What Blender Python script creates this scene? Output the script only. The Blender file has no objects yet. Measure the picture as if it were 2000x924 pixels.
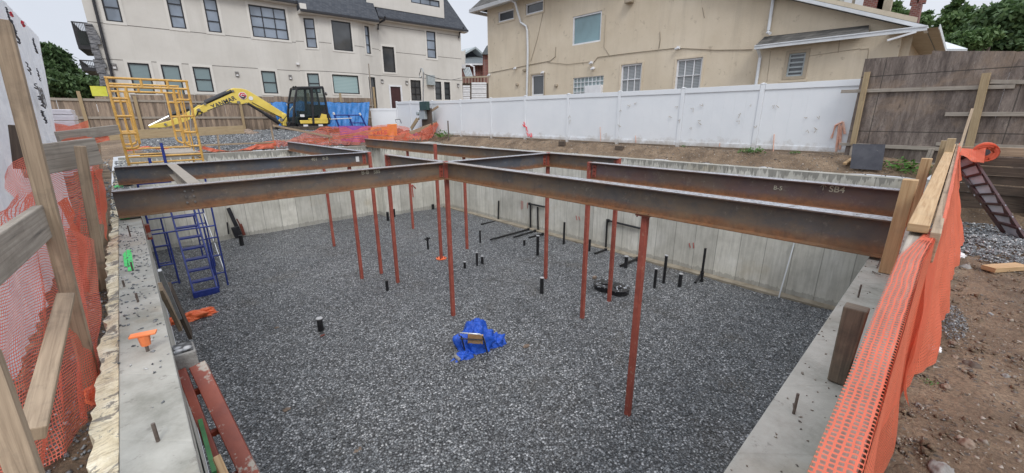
import bpy, math, random
import numpy as np
from mathutils import Vector, Matrix, noise
random.seed(7); rng = np.random.default_rng(7)
R_ = math.radians
scene = bpy.context.scene
COL = scene.collection
G = -3.17          # level of the gravel in the pit; 0 is the top of the foundation walls
EYE = 1.25
# ------------------------------------------------------------------ camera
F_, PI_, YA, RO = 791.04, 0.28362159, 0.75034858, -0.00369829
_cp, _sp = math.cos(PI_), math.sin(PI_)
FW = Vector((math.sin(YA)*_cp, math.cos(YA)*_cp, -_sp)); _r = Vector((math.cos(YA), -math.sin(YA), 0)); _u = _r.cross(FW)
RT = _r*math.cos(RO)+_u*math.sin(RO); UP = _u*math.cos(RO)-_r*math.sin(RO)
cam = bpy.data.cameras.new('camera'); camo = bpy.data.objects.new('camera', cam); COL.objects.link(camo)
cam.lens = F_/2000*36; cam.sensor_width = 36; cam.sensor_fit = 'HORIZONTAL'; cam.clip_end = 2000; cam.clip_start = .05
m = Matrix((RT, UP, -FW)).transposed().to_4x4(); m.translation = (0, 0, EYE); camo.matrix_world = m
scene.camera = camo
def ray(x, y): return FW+(x-1000)/F_*RT-(y-462)/F_*UP
def at(x, y, z=None, X=None, Y=None):
    """survey point: where the sight line meets a known level or wall plane"""
    d = ray(x, y)
    t = (z-EYE)/d.z if z is not None else (X/d.x if X is not None else Y/d.y)
    return Vector((0, 0, EYE))+d*t
def hgt(b, x, y):
    """height z of sight line above plan point b"""
    d = ray(x, y); return EYE+d.z*math.hypot(b[0], b[1])/math.hypot(d.x, d.y)
class Plane:
    """vertical wall plane: s along it, z up, d outwards (towards the pit)"""
    def __init__(s, O, ang=None, to=None):
        s.O = Vector((O[0], O[1], 0))
        if to is not None: ang = math.degrees(math.atan2(to[1]-O[1], to[0]-O[0]))
        a = R_(ang); s.t = Vector((math.cos(a), math.sin(a), 0)); s.n = Vector((s.t.y, -s.t.x, 0))
        if s.n.dot(-s.O) < 0: s.n = -s.n
    def P(s, a, z, d=0): return s.O+s.t*a+s.n*d+Vector((0, 0, z))
    def px(s, x, y):
        d = ray(x, y); t = s.O.dot(s.n)/d.dot(s.n); p = d*t
        return (p-s.O).dot(s.t), EYE+p.z
    def rect(s, tl, br):
        a = s.px(*tl); b = s.px(*br); return (min(a[0], b[0]), min(a[1], b[1]), max(a[0], b[0]), max(a[1], b[1]))
# ------------------------------------------------------------------ materials
def newmat(name):
    m = bpy.data.materials.new(name); m.use_nodes = True; nt = m.node_tree
    return m, nt, nt.nodes['Principled BSDF']
class NB:
    def __init__(s, nt): s.nt = nt
    def n(s, t, **k):
        o = s.nt.nodes.new(t)
        for a, v in k.items():
            if a.startswith('i_'): o.inputs[a[2:].replace('_', ' ')].default_value = v
            else: setattr(o, a, v)
        return o
    def l(s, a, b): s.nt.links.new(a, b)
    def pos(s, sc=(1, 1, 1), obj=False):
        g = s.n('ShaderNodeTexCoord').outputs['Object'] if obj else s.n('ShaderNodeNewGeometry').outputs['Position']
        mp = s.n('ShaderNodeMapping'); mp.inputs['Scale'].default_value = sc; s.l(g, mp.inputs['Vector']); return mp.outputs[0]
    def noise(s, v, sc, det=5, rough=.6, dist=0):
        o = s.n('ShaderNodeTexNoise'); o.inputs['Scale'].default_value = sc; o.inputs['Detail'].default_value = det
        o.inputs['Roughness'].default_value = rough; o.inputs['Distortion'].default_value = dist; s.l(v, o.inputs['Vector']); return o.outputs['Fac']
    def ramp(s, f, stops, interp='LINEAR'):
        o = s.n('ShaderNodeValToRGB'); cr = o.color_ramp; cr.interpolation = interp
        while len(cr.elements) < len(stops): cr.elements.new(.5)
        for e, (p, c) in zip(cr.elements, stops):
            e.position = p; e.color = (c, c, c, 1) if isinstance(c, (int, float)) else (*c, 1)
        s.l(f, o.inputs[0]); return o.outputs[0]
    def math(s, op, a, b=0, c=None):
        o = s.n('ShaderNodeMath', operation=op)
        for i, v in enumerate((a, b) if c is None else (a, b, c)):
            if isinstance(v, (int, float)): o.inputs[i].default_value = v
            else: s.l(v, o.inputs[i])
        return o.outputs[0]
    def mix(s, f, a, b, mode='MIX'):
        o = s.n('ShaderNodeMix', data_type='RGBA', blend_type=mode)
        for i, v in ((0, f), (6, a), (7, b)):
            if isinstance(v, (int, float)): o.inputs[i].default_value = v
            elif isinstance(v, tuple): o.inputs[i].default_value = (*v, 1)
            else: s.l(v, o.inputs[i])
        return o.outputs[2]
    def bump(s, h, st, dist, bs):
        o = s.n('ShaderNodeBump'); o.inputs['Strength'].default_value = st; o.inputs['Distance'].default_value = dist
        s.l(h, o.inputs['Height']); s.l(o.outputs[0], bs.inputs['Normal'])
    def xyz(s, v):
        o = s.n('ShaderNodeSeparateXYZ'); s.l(v, o.inputs[0]); return o.outputs
def mk(name, c1, c2, sc=3, rough=.7, bump=.3, bsc=40, bd=.01, metal=0, stretch=(1, 1, 1), spots=None, obj=False, lo=.35, hi=.65, spec=.5):
    m, nt, b = newmat(name); q = NB(nt); v = q.pos(stretch, obj)
    c = q.ramp(q.noise(v, sc, 6, .65), [(lo, c1), (hi, c2)])
    if spots:
        col, ssc, th = spots
        c = q.mix(q.ramp(q.noise(v, ssc, 5, .7), [(th, 0), (th+.06, 1)]), c, col)
    q.l(c, b.inputs['Base Color']); b.inputs['Metallic'].default_value = metal; b.inputs['Specular IOR Level'].default_value = spec
    if isinstance(rough, tuple): q.l(q.ramp(q.noise(v, sc*2, 4), [(.35, rough[0]), (.65, rough[1])]), b.inputs['Roughness'])
    else: b.inputs['Roughness'].default_value = rough
    if bump: q.bump(q.noise(v, bsc, 4, .6), bump, bd, b)
    return m
def gray(a): return (a, a, a)
def mat_gravel(name, light=.42, base=.10, sc=34, brown=(.10, .085, .065)):
    m, nt, b = newmat(name); q = NB(nt); v = q.pos()
    vo = q.n('ShaderNodeTexVoronoi'); vo.inputs['Scale'].default_value = sc; q.l(v, vo.inputs['Vector'])
    s = q.xyz(vo.outputs['Color'])[0]
    c = q.ramp(s, [(0, gray(base*.35)), (.45, gray(base*1.0)), (.75, (base*1.9, base*1.97, base*2.05)), (.93, gray(light*.8)), (1, gray(light*1.2))])
    c = q.mix(q.ramp(q.noise(v, .9, 5, .6), [(.58, 0), (.72, .55)]), c, brown)
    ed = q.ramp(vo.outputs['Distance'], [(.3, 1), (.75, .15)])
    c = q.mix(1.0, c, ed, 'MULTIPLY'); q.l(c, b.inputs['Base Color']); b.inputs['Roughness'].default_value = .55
    q.bump(vo.outputs['Distance'], -1.0, .02, b)
    return m
def mat_stone(name, cols, rough=.6):
    m, nt, b = newmat(name); q = NB(nt)
    g = q.n('ShaderNodeNewGeometry'); n = len(cols)
    c = q.ramp(g.outputs['Random Per Island'], [(i/(n-1), c) for i, c in enumerate(cols)])
    if name == 'gravel stones': v = q.pos(); c = q.mix(q.ramp(q.noise(v, .55, 4, .6), [(.56, 0), (.66, .5)]), c, (.10, .082, .062)); c = q.mix(q.ramp(q.noise(v, .8, 3, .5), [(.3, .35), (.5, 0)]), c, (.07, .075, .082))
    q.l(c, b.inputs['Base Color']); b.inputs['Roughness'].default_value = rough; return m
def mat_concrete_wall(name):
    m, nt, b = newmat(name); q = NB(nt); v = q.pos(); X, Y, Z = q.xyz(v)
    t = q.math('ADD', X, Y); p = q.math('DIVIDE', t, .61)
    wn = q.n('ShaderNodeTexWhiteNoise', noise_dimensions='1D'); q.l(q.math('FLOOR', p), wn.inputs['W'])
    fr = q.math('FRACT', p); seam = q.ramp(fr, [(0, .45), (.012, .55), (.03, 1), (.975, 1), (1, .7)])
    base = q.ramp(q.noise(v, 1.3, 7, .7), [(.3, (.46, .445, .39)), (.5, (.58, .565, .50)), (.7, (.68, .665, .605))])
    pv = q.ramp(wn.outputs['Value'], [(0, .80), (1, 1.1)])
    c = q.mix(1., base, pv, 'MULTIPLY'); c = q.mix(1., c, seam, 'MULTIPLY')
    st = q.noise(q.pos((3, 3, .25)), 4, 5, .7); c = q.mix(q.ramp(st, [(.40, .30), (.55, 0)]), c, (.24, .23, .20))
    bl = q.noise(v, 7, 5, .75); c = q.mix(q.ramp(bl, [(.58, 0), (.66, .35)]), c, (.5, .5, .47))
    c = q.mix(q.ramp(q.noise(v, .7, 4, .6), [(.6, 0), (.75, .4)]), c, (.34, .26, .13))
    # wet top with runs
    rn = q.noise(q.pos((6, 6, .3)), 2.2, 4, .6); edge = q.math('MULTIPLY', q.math('SUBTRACT', rn, .42), .9)
    wet = q.math('GREATER_THAN', q.math('ADD', Z, edge), -.045)
    fw_ = q.math('LESS_THAN', q.math('ADD', Z, q.math('MULTIPLY', rn, .25)), G+.28)
    c = q.mix(q.math('MULTIPLY', q.math('ADD', wet, q.math('MULTIPLY', fw_, .6)), .62), c, (.13, .125, .11))
    g = q.n('ShaderNodeNewGeometry'); nz = q.xyz(g.outputs['Normal'])[2]
    top = q.ramp(q.noise(v, 2.5, 7, .7), [(.35, (.24, .235, .20)), (.5, (.35, .34, .30)), (.68, (.43, .42, .375))])
    top = q.mix(q.ramp(q.noise(v, 9, 5, .7), [(.6, 0), (.66, .6)]), top, (.17, .16, .14))
    top = q.mix(q.ramp(q.noise(v, 1.1, 3, .6), [(.56, 0), (.66, .35)]), top, (.40, .31, .2))
    c = q.mix(q.math('GREATER_THAN', nz, .7), c, top)
    q.l(c, b.inputs['Base Color']); b.inputs['Roughness'].default_value = .8
    h = q.math('ADD', q.noise(v, 30, 5, .7), q.math('MULTIPLY', seam, 1.5)); q.bump(h, .5, .006, b)
    return m
def mat_beam(name, dark, warm, rust=(.30, .12, .035)):
    m, nt, b = newmat(name); q = NB(nt); v = q.pos(); X, Y, Z = q.xyz(v)
    c = q.ramp(q.noise(v, 2.3, 7, .7), [(.3, dark), (.52, warm), (.72, tuple(k*1.6 for k in dark))])
    c = q.mix(q.ramp(q.noise(v, 1.2, 5, .7), [(.45, 0), (.62, .55)]), c, (.17, .125, .08)); c = q.mix(q.ramp(q.noise(v, 6.5, 8, .85), [(.56, 0), (.64, .5)]), c, (.30, .265, .21))
    zz = q.math('ADD', Z, q.math('MULTIPLY', q.math('SUBTRACT', q.noise(q.pos((1, 1, 2)), 2.2, 5, .7), .5), .16))
    rm = q.ramp(zz, [(.03, 1), (.085, .8), (.15, 0)])
    rc = q.ramp(q.noise(v, 16, 5, .7), [(.35, tuple(k*.45 for k in rust)), (.65, rust)])
    c = q.mix(q.math('MULTIPLY', rm, .8), c, rc)
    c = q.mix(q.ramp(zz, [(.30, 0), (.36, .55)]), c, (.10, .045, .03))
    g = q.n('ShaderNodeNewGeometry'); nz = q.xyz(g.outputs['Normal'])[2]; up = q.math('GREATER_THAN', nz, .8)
    top = q.ramp(q.noise(v, 22, 5, .75), [(.36, (.07, .07, .075)), (.5, (.36, .37, .40))])  # sky reflected on the top flange, put into the colour as pale blue-grey
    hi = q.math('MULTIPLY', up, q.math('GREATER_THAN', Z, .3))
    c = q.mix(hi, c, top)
    q.l(c, b.inputs['Base Color'])
    ro = q.math('SUBTRACT', .62, q.math('MULTIPLY', hi, q.ramp(q.noise(v, 12, 5, .7), [(.35, .44), (.6, .15)])))
    q.l(ro, b.inputs['Roughness']); b.inputs['Specular IOR Level'].default_value = .6
    q.bump(q.noise(v, 60, 5, .7), .35, .004, b); return m
def mat_wood(name, c1, c2, dirt=(.12, .09, .06), axis=0, rough=.75, amt=.5):
    """object-space grain running along the longest direction (uv-free): noise stretched along local x"""
    m, nt, b = newmat(name); q = NB(nt); tc = q.n('ShaderNodeUVMap'); mp = q.n('ShaderNodeMapping'); mp.inputs['Scale'].default_value = (1.8, 55, 1)
    q.l(tc.outputs[0], mp.inputs[0]); v = mp.outputs[0]; w = q.pos()
    n1 = q.noise(v, 1., 6, .65, .6)
    c = q.ramp(n1, [(.28, tuple(k*.5 for k in c1)), (.36, c1), (.5, tuple((a+b_)/2 for a, b_ in zip(c1, c2))), (.68, c2)])
    c = q.mix(q.ramp(q.noise(w, 5, 6, .7), [(.5, 0), (.72, amt)]), c, dirt)
    kn = q.n('ShaderNodeTexVoronoi'); kn.inputs['Scale'].default_value = 2.2; q.l(tc.outputs[0], kn.inputs['Vector'])
    c = q.mix(q.ramp(kn.outputs['Distance'], [(.04, .8), (.09, 0)]), c, tuple(k*.35 for k in c1))
    q.l(c, b.inputs['Base Color']); b.inputs['Roughness'].default_value = rough; q.bump(n1, .5, .004, b); return m
def mat_ply(name):
    m, nt, b = newmat(name); q = NB(nt); v = q.pos(); X, Y, Z = q.xyz(v)
    d = q.noise(q.pos((1, 1, .55)), 2.2, 8, .72, 1.8)
    wv = q.math('SINE', q.math('MULTIPLY', d, 55)); 
    c = q.ramp(q.noise(q.pos((2.5, 2.5, .45)), 2.4, 7, .75), [(.3, (.06, .045, .038)), (.46, (.15, .118, .10)), (.6, (.25, .205, .175)), (.74, (.40, .33, .27))])
    c = q.mix(q.ramp(wv, [(0, .0), (1, .32)]), c, (.06, .045, .04))
    c = q.mix(q.ramp(q.noise(v, 1.1, 6, .7, .6), [(.5, 0), (.66, .55)]), c, (.33, .235, .16)); c = q.mix(q.ramp(q.noise(q.pos((3, 3, .8)), 3.5, 7, .8, 1), [(.56, 0), (.64, .6)]), c, (.05, .037, .032)); c = q.mix(q.ramp(q.noise(q.pos((5, 5, .7)), 4, 6, .8), [(.62, 0), (.68, .6)]), c, (.42, .37, .31))
    fz = q.math('FRACT', q.math('DIVIDE', q.math('ADD', Z, .3), 1.22)); c = q.mix(q.ramp(fz, [(0, .8), (.012, .8), (.02, 0)]), c, (.03, .025, .02))
    fy = q.math('FRACT', q.math('DIVIDE', q.math('ADD', q.math('ADD', Y, X), .3), 2.44)); c = q.mix(q.ramp(fy, [(0, .8), (.005, .8), (.01, 0)]), c, (.03, .025, .02))
    q.l(c, b.inputs['Base Color']); b.inputs['Roughness'].default_value = .7; q.bump(d, .3, .01, b); return m
def mat_planks(name, period=.14):
    m, nt, b = newmat(name); q = NB(nt); v = q.pos(); X, Y, Z = q.xyz(v)
    p = q.math('DIVIDE', q.math('SUBTRACT', X, q.math('MULTIPLY', Y, .2)), period); wn = q.n('ShaderNodeTexWhiteNoise', noise_dimensions='1D'); q.l(q.math('FLOOR', p), wn.inputs['W'])
    c = q.ramp(q.noise(q.pos((3, 3, .3)), 3, 7, .75), [(.3, (.11, .085, .065)), (.5, (.25, .19, .145)), (.7, (.38, .30, .22))])
    c = q.mix(1., c, q.ramp(wn.outputs['Value'], [(0, .7), (1, 1.25)]), 'MULTIPLY')
    c = q.mix(q.ramp(q.math('FRACT', p), [(0, .7), (.04, 0)]), c, (.03, .025, .02))
    c = q.mix(q.ramp(Z, [(.4, .6), (1.2, 0), ]), c, (.06, .05, .04))
    q.l(c, b.inputs['Base Color']); b.inputs['Roughness'].default_value = .8; return m
def mat_mesh(name, col, nu=60, nv=60, fill=.42, trans=.45):
    m, nt, b = newmat(name); q = NB(nt); uv = q.n('ShaderNodeUVMap'); X, Y, Z = q.xyz(uv.outputs[0]); n_ = q.noise(q.pos(), 9, 3, .6); X = q.math('ADD', X, q.math('MULTIPLY', n_, .022)); Y = q.math('ADD', Y, q.math('MULTIPLY', q.noise(q.pos(), 7, 3, .6), .022))
    a = q.math('LESS_THAN', q.math('FRACT', q.math('MULTIPLY', X, nu)), fill)
    c = q.math('LESS_THAN', q.math('FRACT', q.math('MULTIPLY', Y, nv)), fill)
    al = q.math('MAXIMUM', a, c)
    cc = q.ramp(q.noise(q.pos(), 6, 4, .6), [(.3, tuple(k*.85 for k in col)), (.7, col)]); q.l(cc, b.inputs['Base Color'])
    b.inputs['Roughness'].default_value = .5
    tl = q.n('ShaderNodeBsdfTranslucent'); q.l(cc, tl.inputs[0]); ms = q.n('ShaderNodeMixShader'); ms.inputs[0].default_value = trans
    q.l(b.outputs[0], ms.inputs[1]); q.l(tl.outputs[0], ms.inputs[2])
    tr = q.n('ShaderNodeBsdfTransparent'); mx = q.n('ShaderNodeMixShader'); q.l(al, mx.inputs[0]); q.l(tr.outputs[0], mx.inputs[1]); q.l(ms.outputs[0], mx.inputs[2])
    q.l(mx.outputs[0], nt.nodes['Material Output'].inputs[0]); return m
def mat_glass(name, col=(.12, .15, .18), rough=.08):
    m, nt, b = newmat(name); q = NB(nt); c = q.ramp(q.noise(q.pos((1, 1, .7)), .8, 3, .5), [(.35, tuple(k*.55 for k in col)), (.65, col)])
    q.l(c, b.inputs['Base Color']); b.inputs['Roughness'].default_value = rough; b.inputs['Specular IOR Level'].default_value = .9
    q.bump(q.noise(q.pos(), .9, 2), .05, .05, b); return m
def mat_blind(name, c1=(.10, .15, .16), c2=(.20, .27, .28), per=.07):
    m, nt, b = newmat(name); q = NB(nt); Z = q.xyz(q.pos())[2]; f = q.math('FRACT', q.math('DIVIDE', Z, per))
    c = q.ramp(f, [(0, c1), (.25, c2), (.8, c2), (1, c1)]); q.l(c, b.inputs['Base Color']); b.inputs['Roughness'].default_value = .12; b.inputs['Specular IOR Level'].default_value = .8; return m
def add_stain(m, cols, scale=(1.2, 1.2, .12), th=.5, amt=.4):
    nt = m.node_tree; b = nt.nodes['Principled BSDF']; q = NB(nt); src = b.inputs['Base Color'].links[0].from_socket
    f = q.ramp(q.noise(q.pos(scale), 2.2, 6, .75), [(th, 0), (th+.2, amt)]); q.l(q.mix(f, src, cols), b.inputs['Base Color']); return m
def mat_brick(name):
    m, nt, b = newmat(name); q = NB(nt); t = q.n('ShaderNodeTexBrick'); X, Y, Z = q.xyz(q.pos()); cb = q.n('ShaderNodeCombineXYZ')
    q.l(q.math('ADD', X, Y), cb.inputs[0]); q.l(Z, cb.inputs[1]); q.l(cb.outputs[0], t.inputs['Vector']); t.inputs['Scale'].default_value = 4
    t.inputs['Color1'].default_value = (.22, .07, .05, 1); t.inputs['Color2'].default_value = (.13, .045, .04, 1); t.inputs['Mortar'].default_value = (.25, .22, .2, 1)
    q.l(t.outputs[0], b.inputs['Base Color']); b.inputs['Roughness'].default_value = .85; return m
def mat_shingle(name, c1, c2):
    m, nt, b = newmat(name); q = NB(nt); t = q.n('ShaderNodeTexBrick'); X, Y, Z = q.xyz(q.pos()); cb = q.n('ShaderNodeCombineXYZ')
    q.l(q.math('ADD', X, Y), cb.inputs[0]); q.l(Z, cb.inputs[1]); q.l(cb.outputs[0], t.inputs['Vector']); t.inputs['Scale'].default_value = 2.6
    t.inputs['Color1'].default_value = (*c1, 1); t.inputs['Color2'].default_value = (*c2, 1); t.inputs['Mortar'].default_value = (.02, .02, .022, 1); t.inputs['Mortar Size'].default_value = .015
    q.l(t.outputs[0], b.inputs['Base Color']); b.inputs['Roughness'].default_value = .8; return m
def mat_leaf(name, c1, c2):
    m, nt, b = newmat(name); q = NB(nt); g = q.n('ShaderNodeNewGeometry')
    r = q.math('ADD', q.math('MULTIPLY', g.outputs['Random Per Island'], .5), q.math('MULTIPLY', q.noise(q.pos(), .6, 3), .5))
    c = q.ramp(r, [(.2, c1), (.8, c2)]); q.l(c, b.inputs['Base Color']); b.inputs['Roughness'].default_value = .6
    tl = q.n('ShaderNodeBsdfTranslucent'); q.l(c, tl.inputs[0]); ms = q.n('ShaderNodeMixShader'); ms.inputs[0].default_value = .3
    q.l(b.outputs[0], ms.inputs[1]); q.l(tl.outputs[0], ms.inputs[2]); q.l(ms.outputs[0], nt.nodes['Material Output'].inputs[0]); return m
def mat_tarp(name, c):
    m, nt, b = newmat(name); q = NB(nt); v = q.pos(); d = q.noise(v, 5, 6, .7, 1.5)
    q.l(q.ramp(d, [(.3, tuple(k*.55 for k in c)), (.7, c)]), b.inputs['Base Color']); b.inputs['Roughness'].default_value = .38; q.bump(d, .7, .05, b); return m
def mat_wrap(name):
    m, nt, b = newmat(name); q = NB(nt); v = q.pos(); d = q.noise(v, 3.2, 7, .65, 1.5)
    c = q.ramp(d, [(.3, (.66, .69, .75)), (.5, (.74, .77, .82)), (.7, (.86, .88, .92))]); q.l(c, b.inputs['Base Color']); b.inputs['Roughness'].default_value = .3
    q.bump(q.math('ADD', d, q.noise(v, 9, 5, .7, 1)), .7, .05, b)
    tl = q.n('ShaderNodeBsdfTranslucent'); q.l(c, tl.inputs[0]); ms = q.n('ShaderNodeMixShader'); ms.inputs[0].default_value = .45
    q.l(b.outputs[0], ms.inputs[1]); q.l(tl.outputs[0], ms.inputs[2]); q.l(ms.outputs[0], nt.nodes['Material Output'].inputs[0]); return m
def mat_soil(name):
    m, nt, b = newmat(name); q = NB(nt); v = q.pos()
    c = q.ramp(q.noise(v, 1.8, 9, .72), [(.3, (.10, .066, .040)), (.48, (.225, .155, .096)), (.62, (.335, .24, .155)), (.78, (.46, .355, .24))])
    vo = q.n('ShaderNodeTexVoronoi'); vo.inputs['Scale'].default_value = 38; q.l(v, vo.inputs[0])
    pc = q.xyz(vo.outputs['Color'])
    pm = q.math('MULTIPLY', q.math('GREATER_THAN', pc[0], .86), q.math('LESS_THAN', vo.outputs['Distance'], .42))
    c = q.mix(pm, c, q.ramp(pc[1], [(0, (.10, .09, .08)), (.7, (.25, .21, .17)), (1, (.5, .46, .4))]))
    c = q.mix(q.ramp(q.noise(v, 45, 4, .8), [(.4, .55), (.6, 0)]), c, (.045, .03, .02))
    q.l(c, b.inputs['Base Color']); b.inputs['Roughness'].default_value = .8
    h = q.math('ADD', q.math('ADD', q.noise(v, 7, 8, .75), q.noise(v, 45, 6, .8)), q.math('MULTIPLY', pm, .5)); q.bump(h, .9, .03, b); return m
def mat_foam(name):
    m, nt, b = newmat(name); q = NB(nt); v = q.pos()
    c = q.ramp(q.noise(v, 4, 8, .75), [(.35, (.55, .45, .28)), (.5, (.78, .68, .48)), (.68, (.90, .83, .68))])
    c = q.mix(q.ramp(q.noise(v, 6.5, 6, .7, 1), [(.53, 0), (.57, .9)]), c, (.20, .185, .165))
    c = q.mix(q.ramp(q.noise(q.pos((12, 40, 12)), 1, 5, .7), [(.42, .45), (.5, 0)]), c, (.30, .22, .13))
    q.l(c, b.inputs['Base Color']); b.inputs['Roughness'].default_value = .9; q.bump(q.noise(v, 26, 6, .8), 1., .012, b); return m
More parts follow.
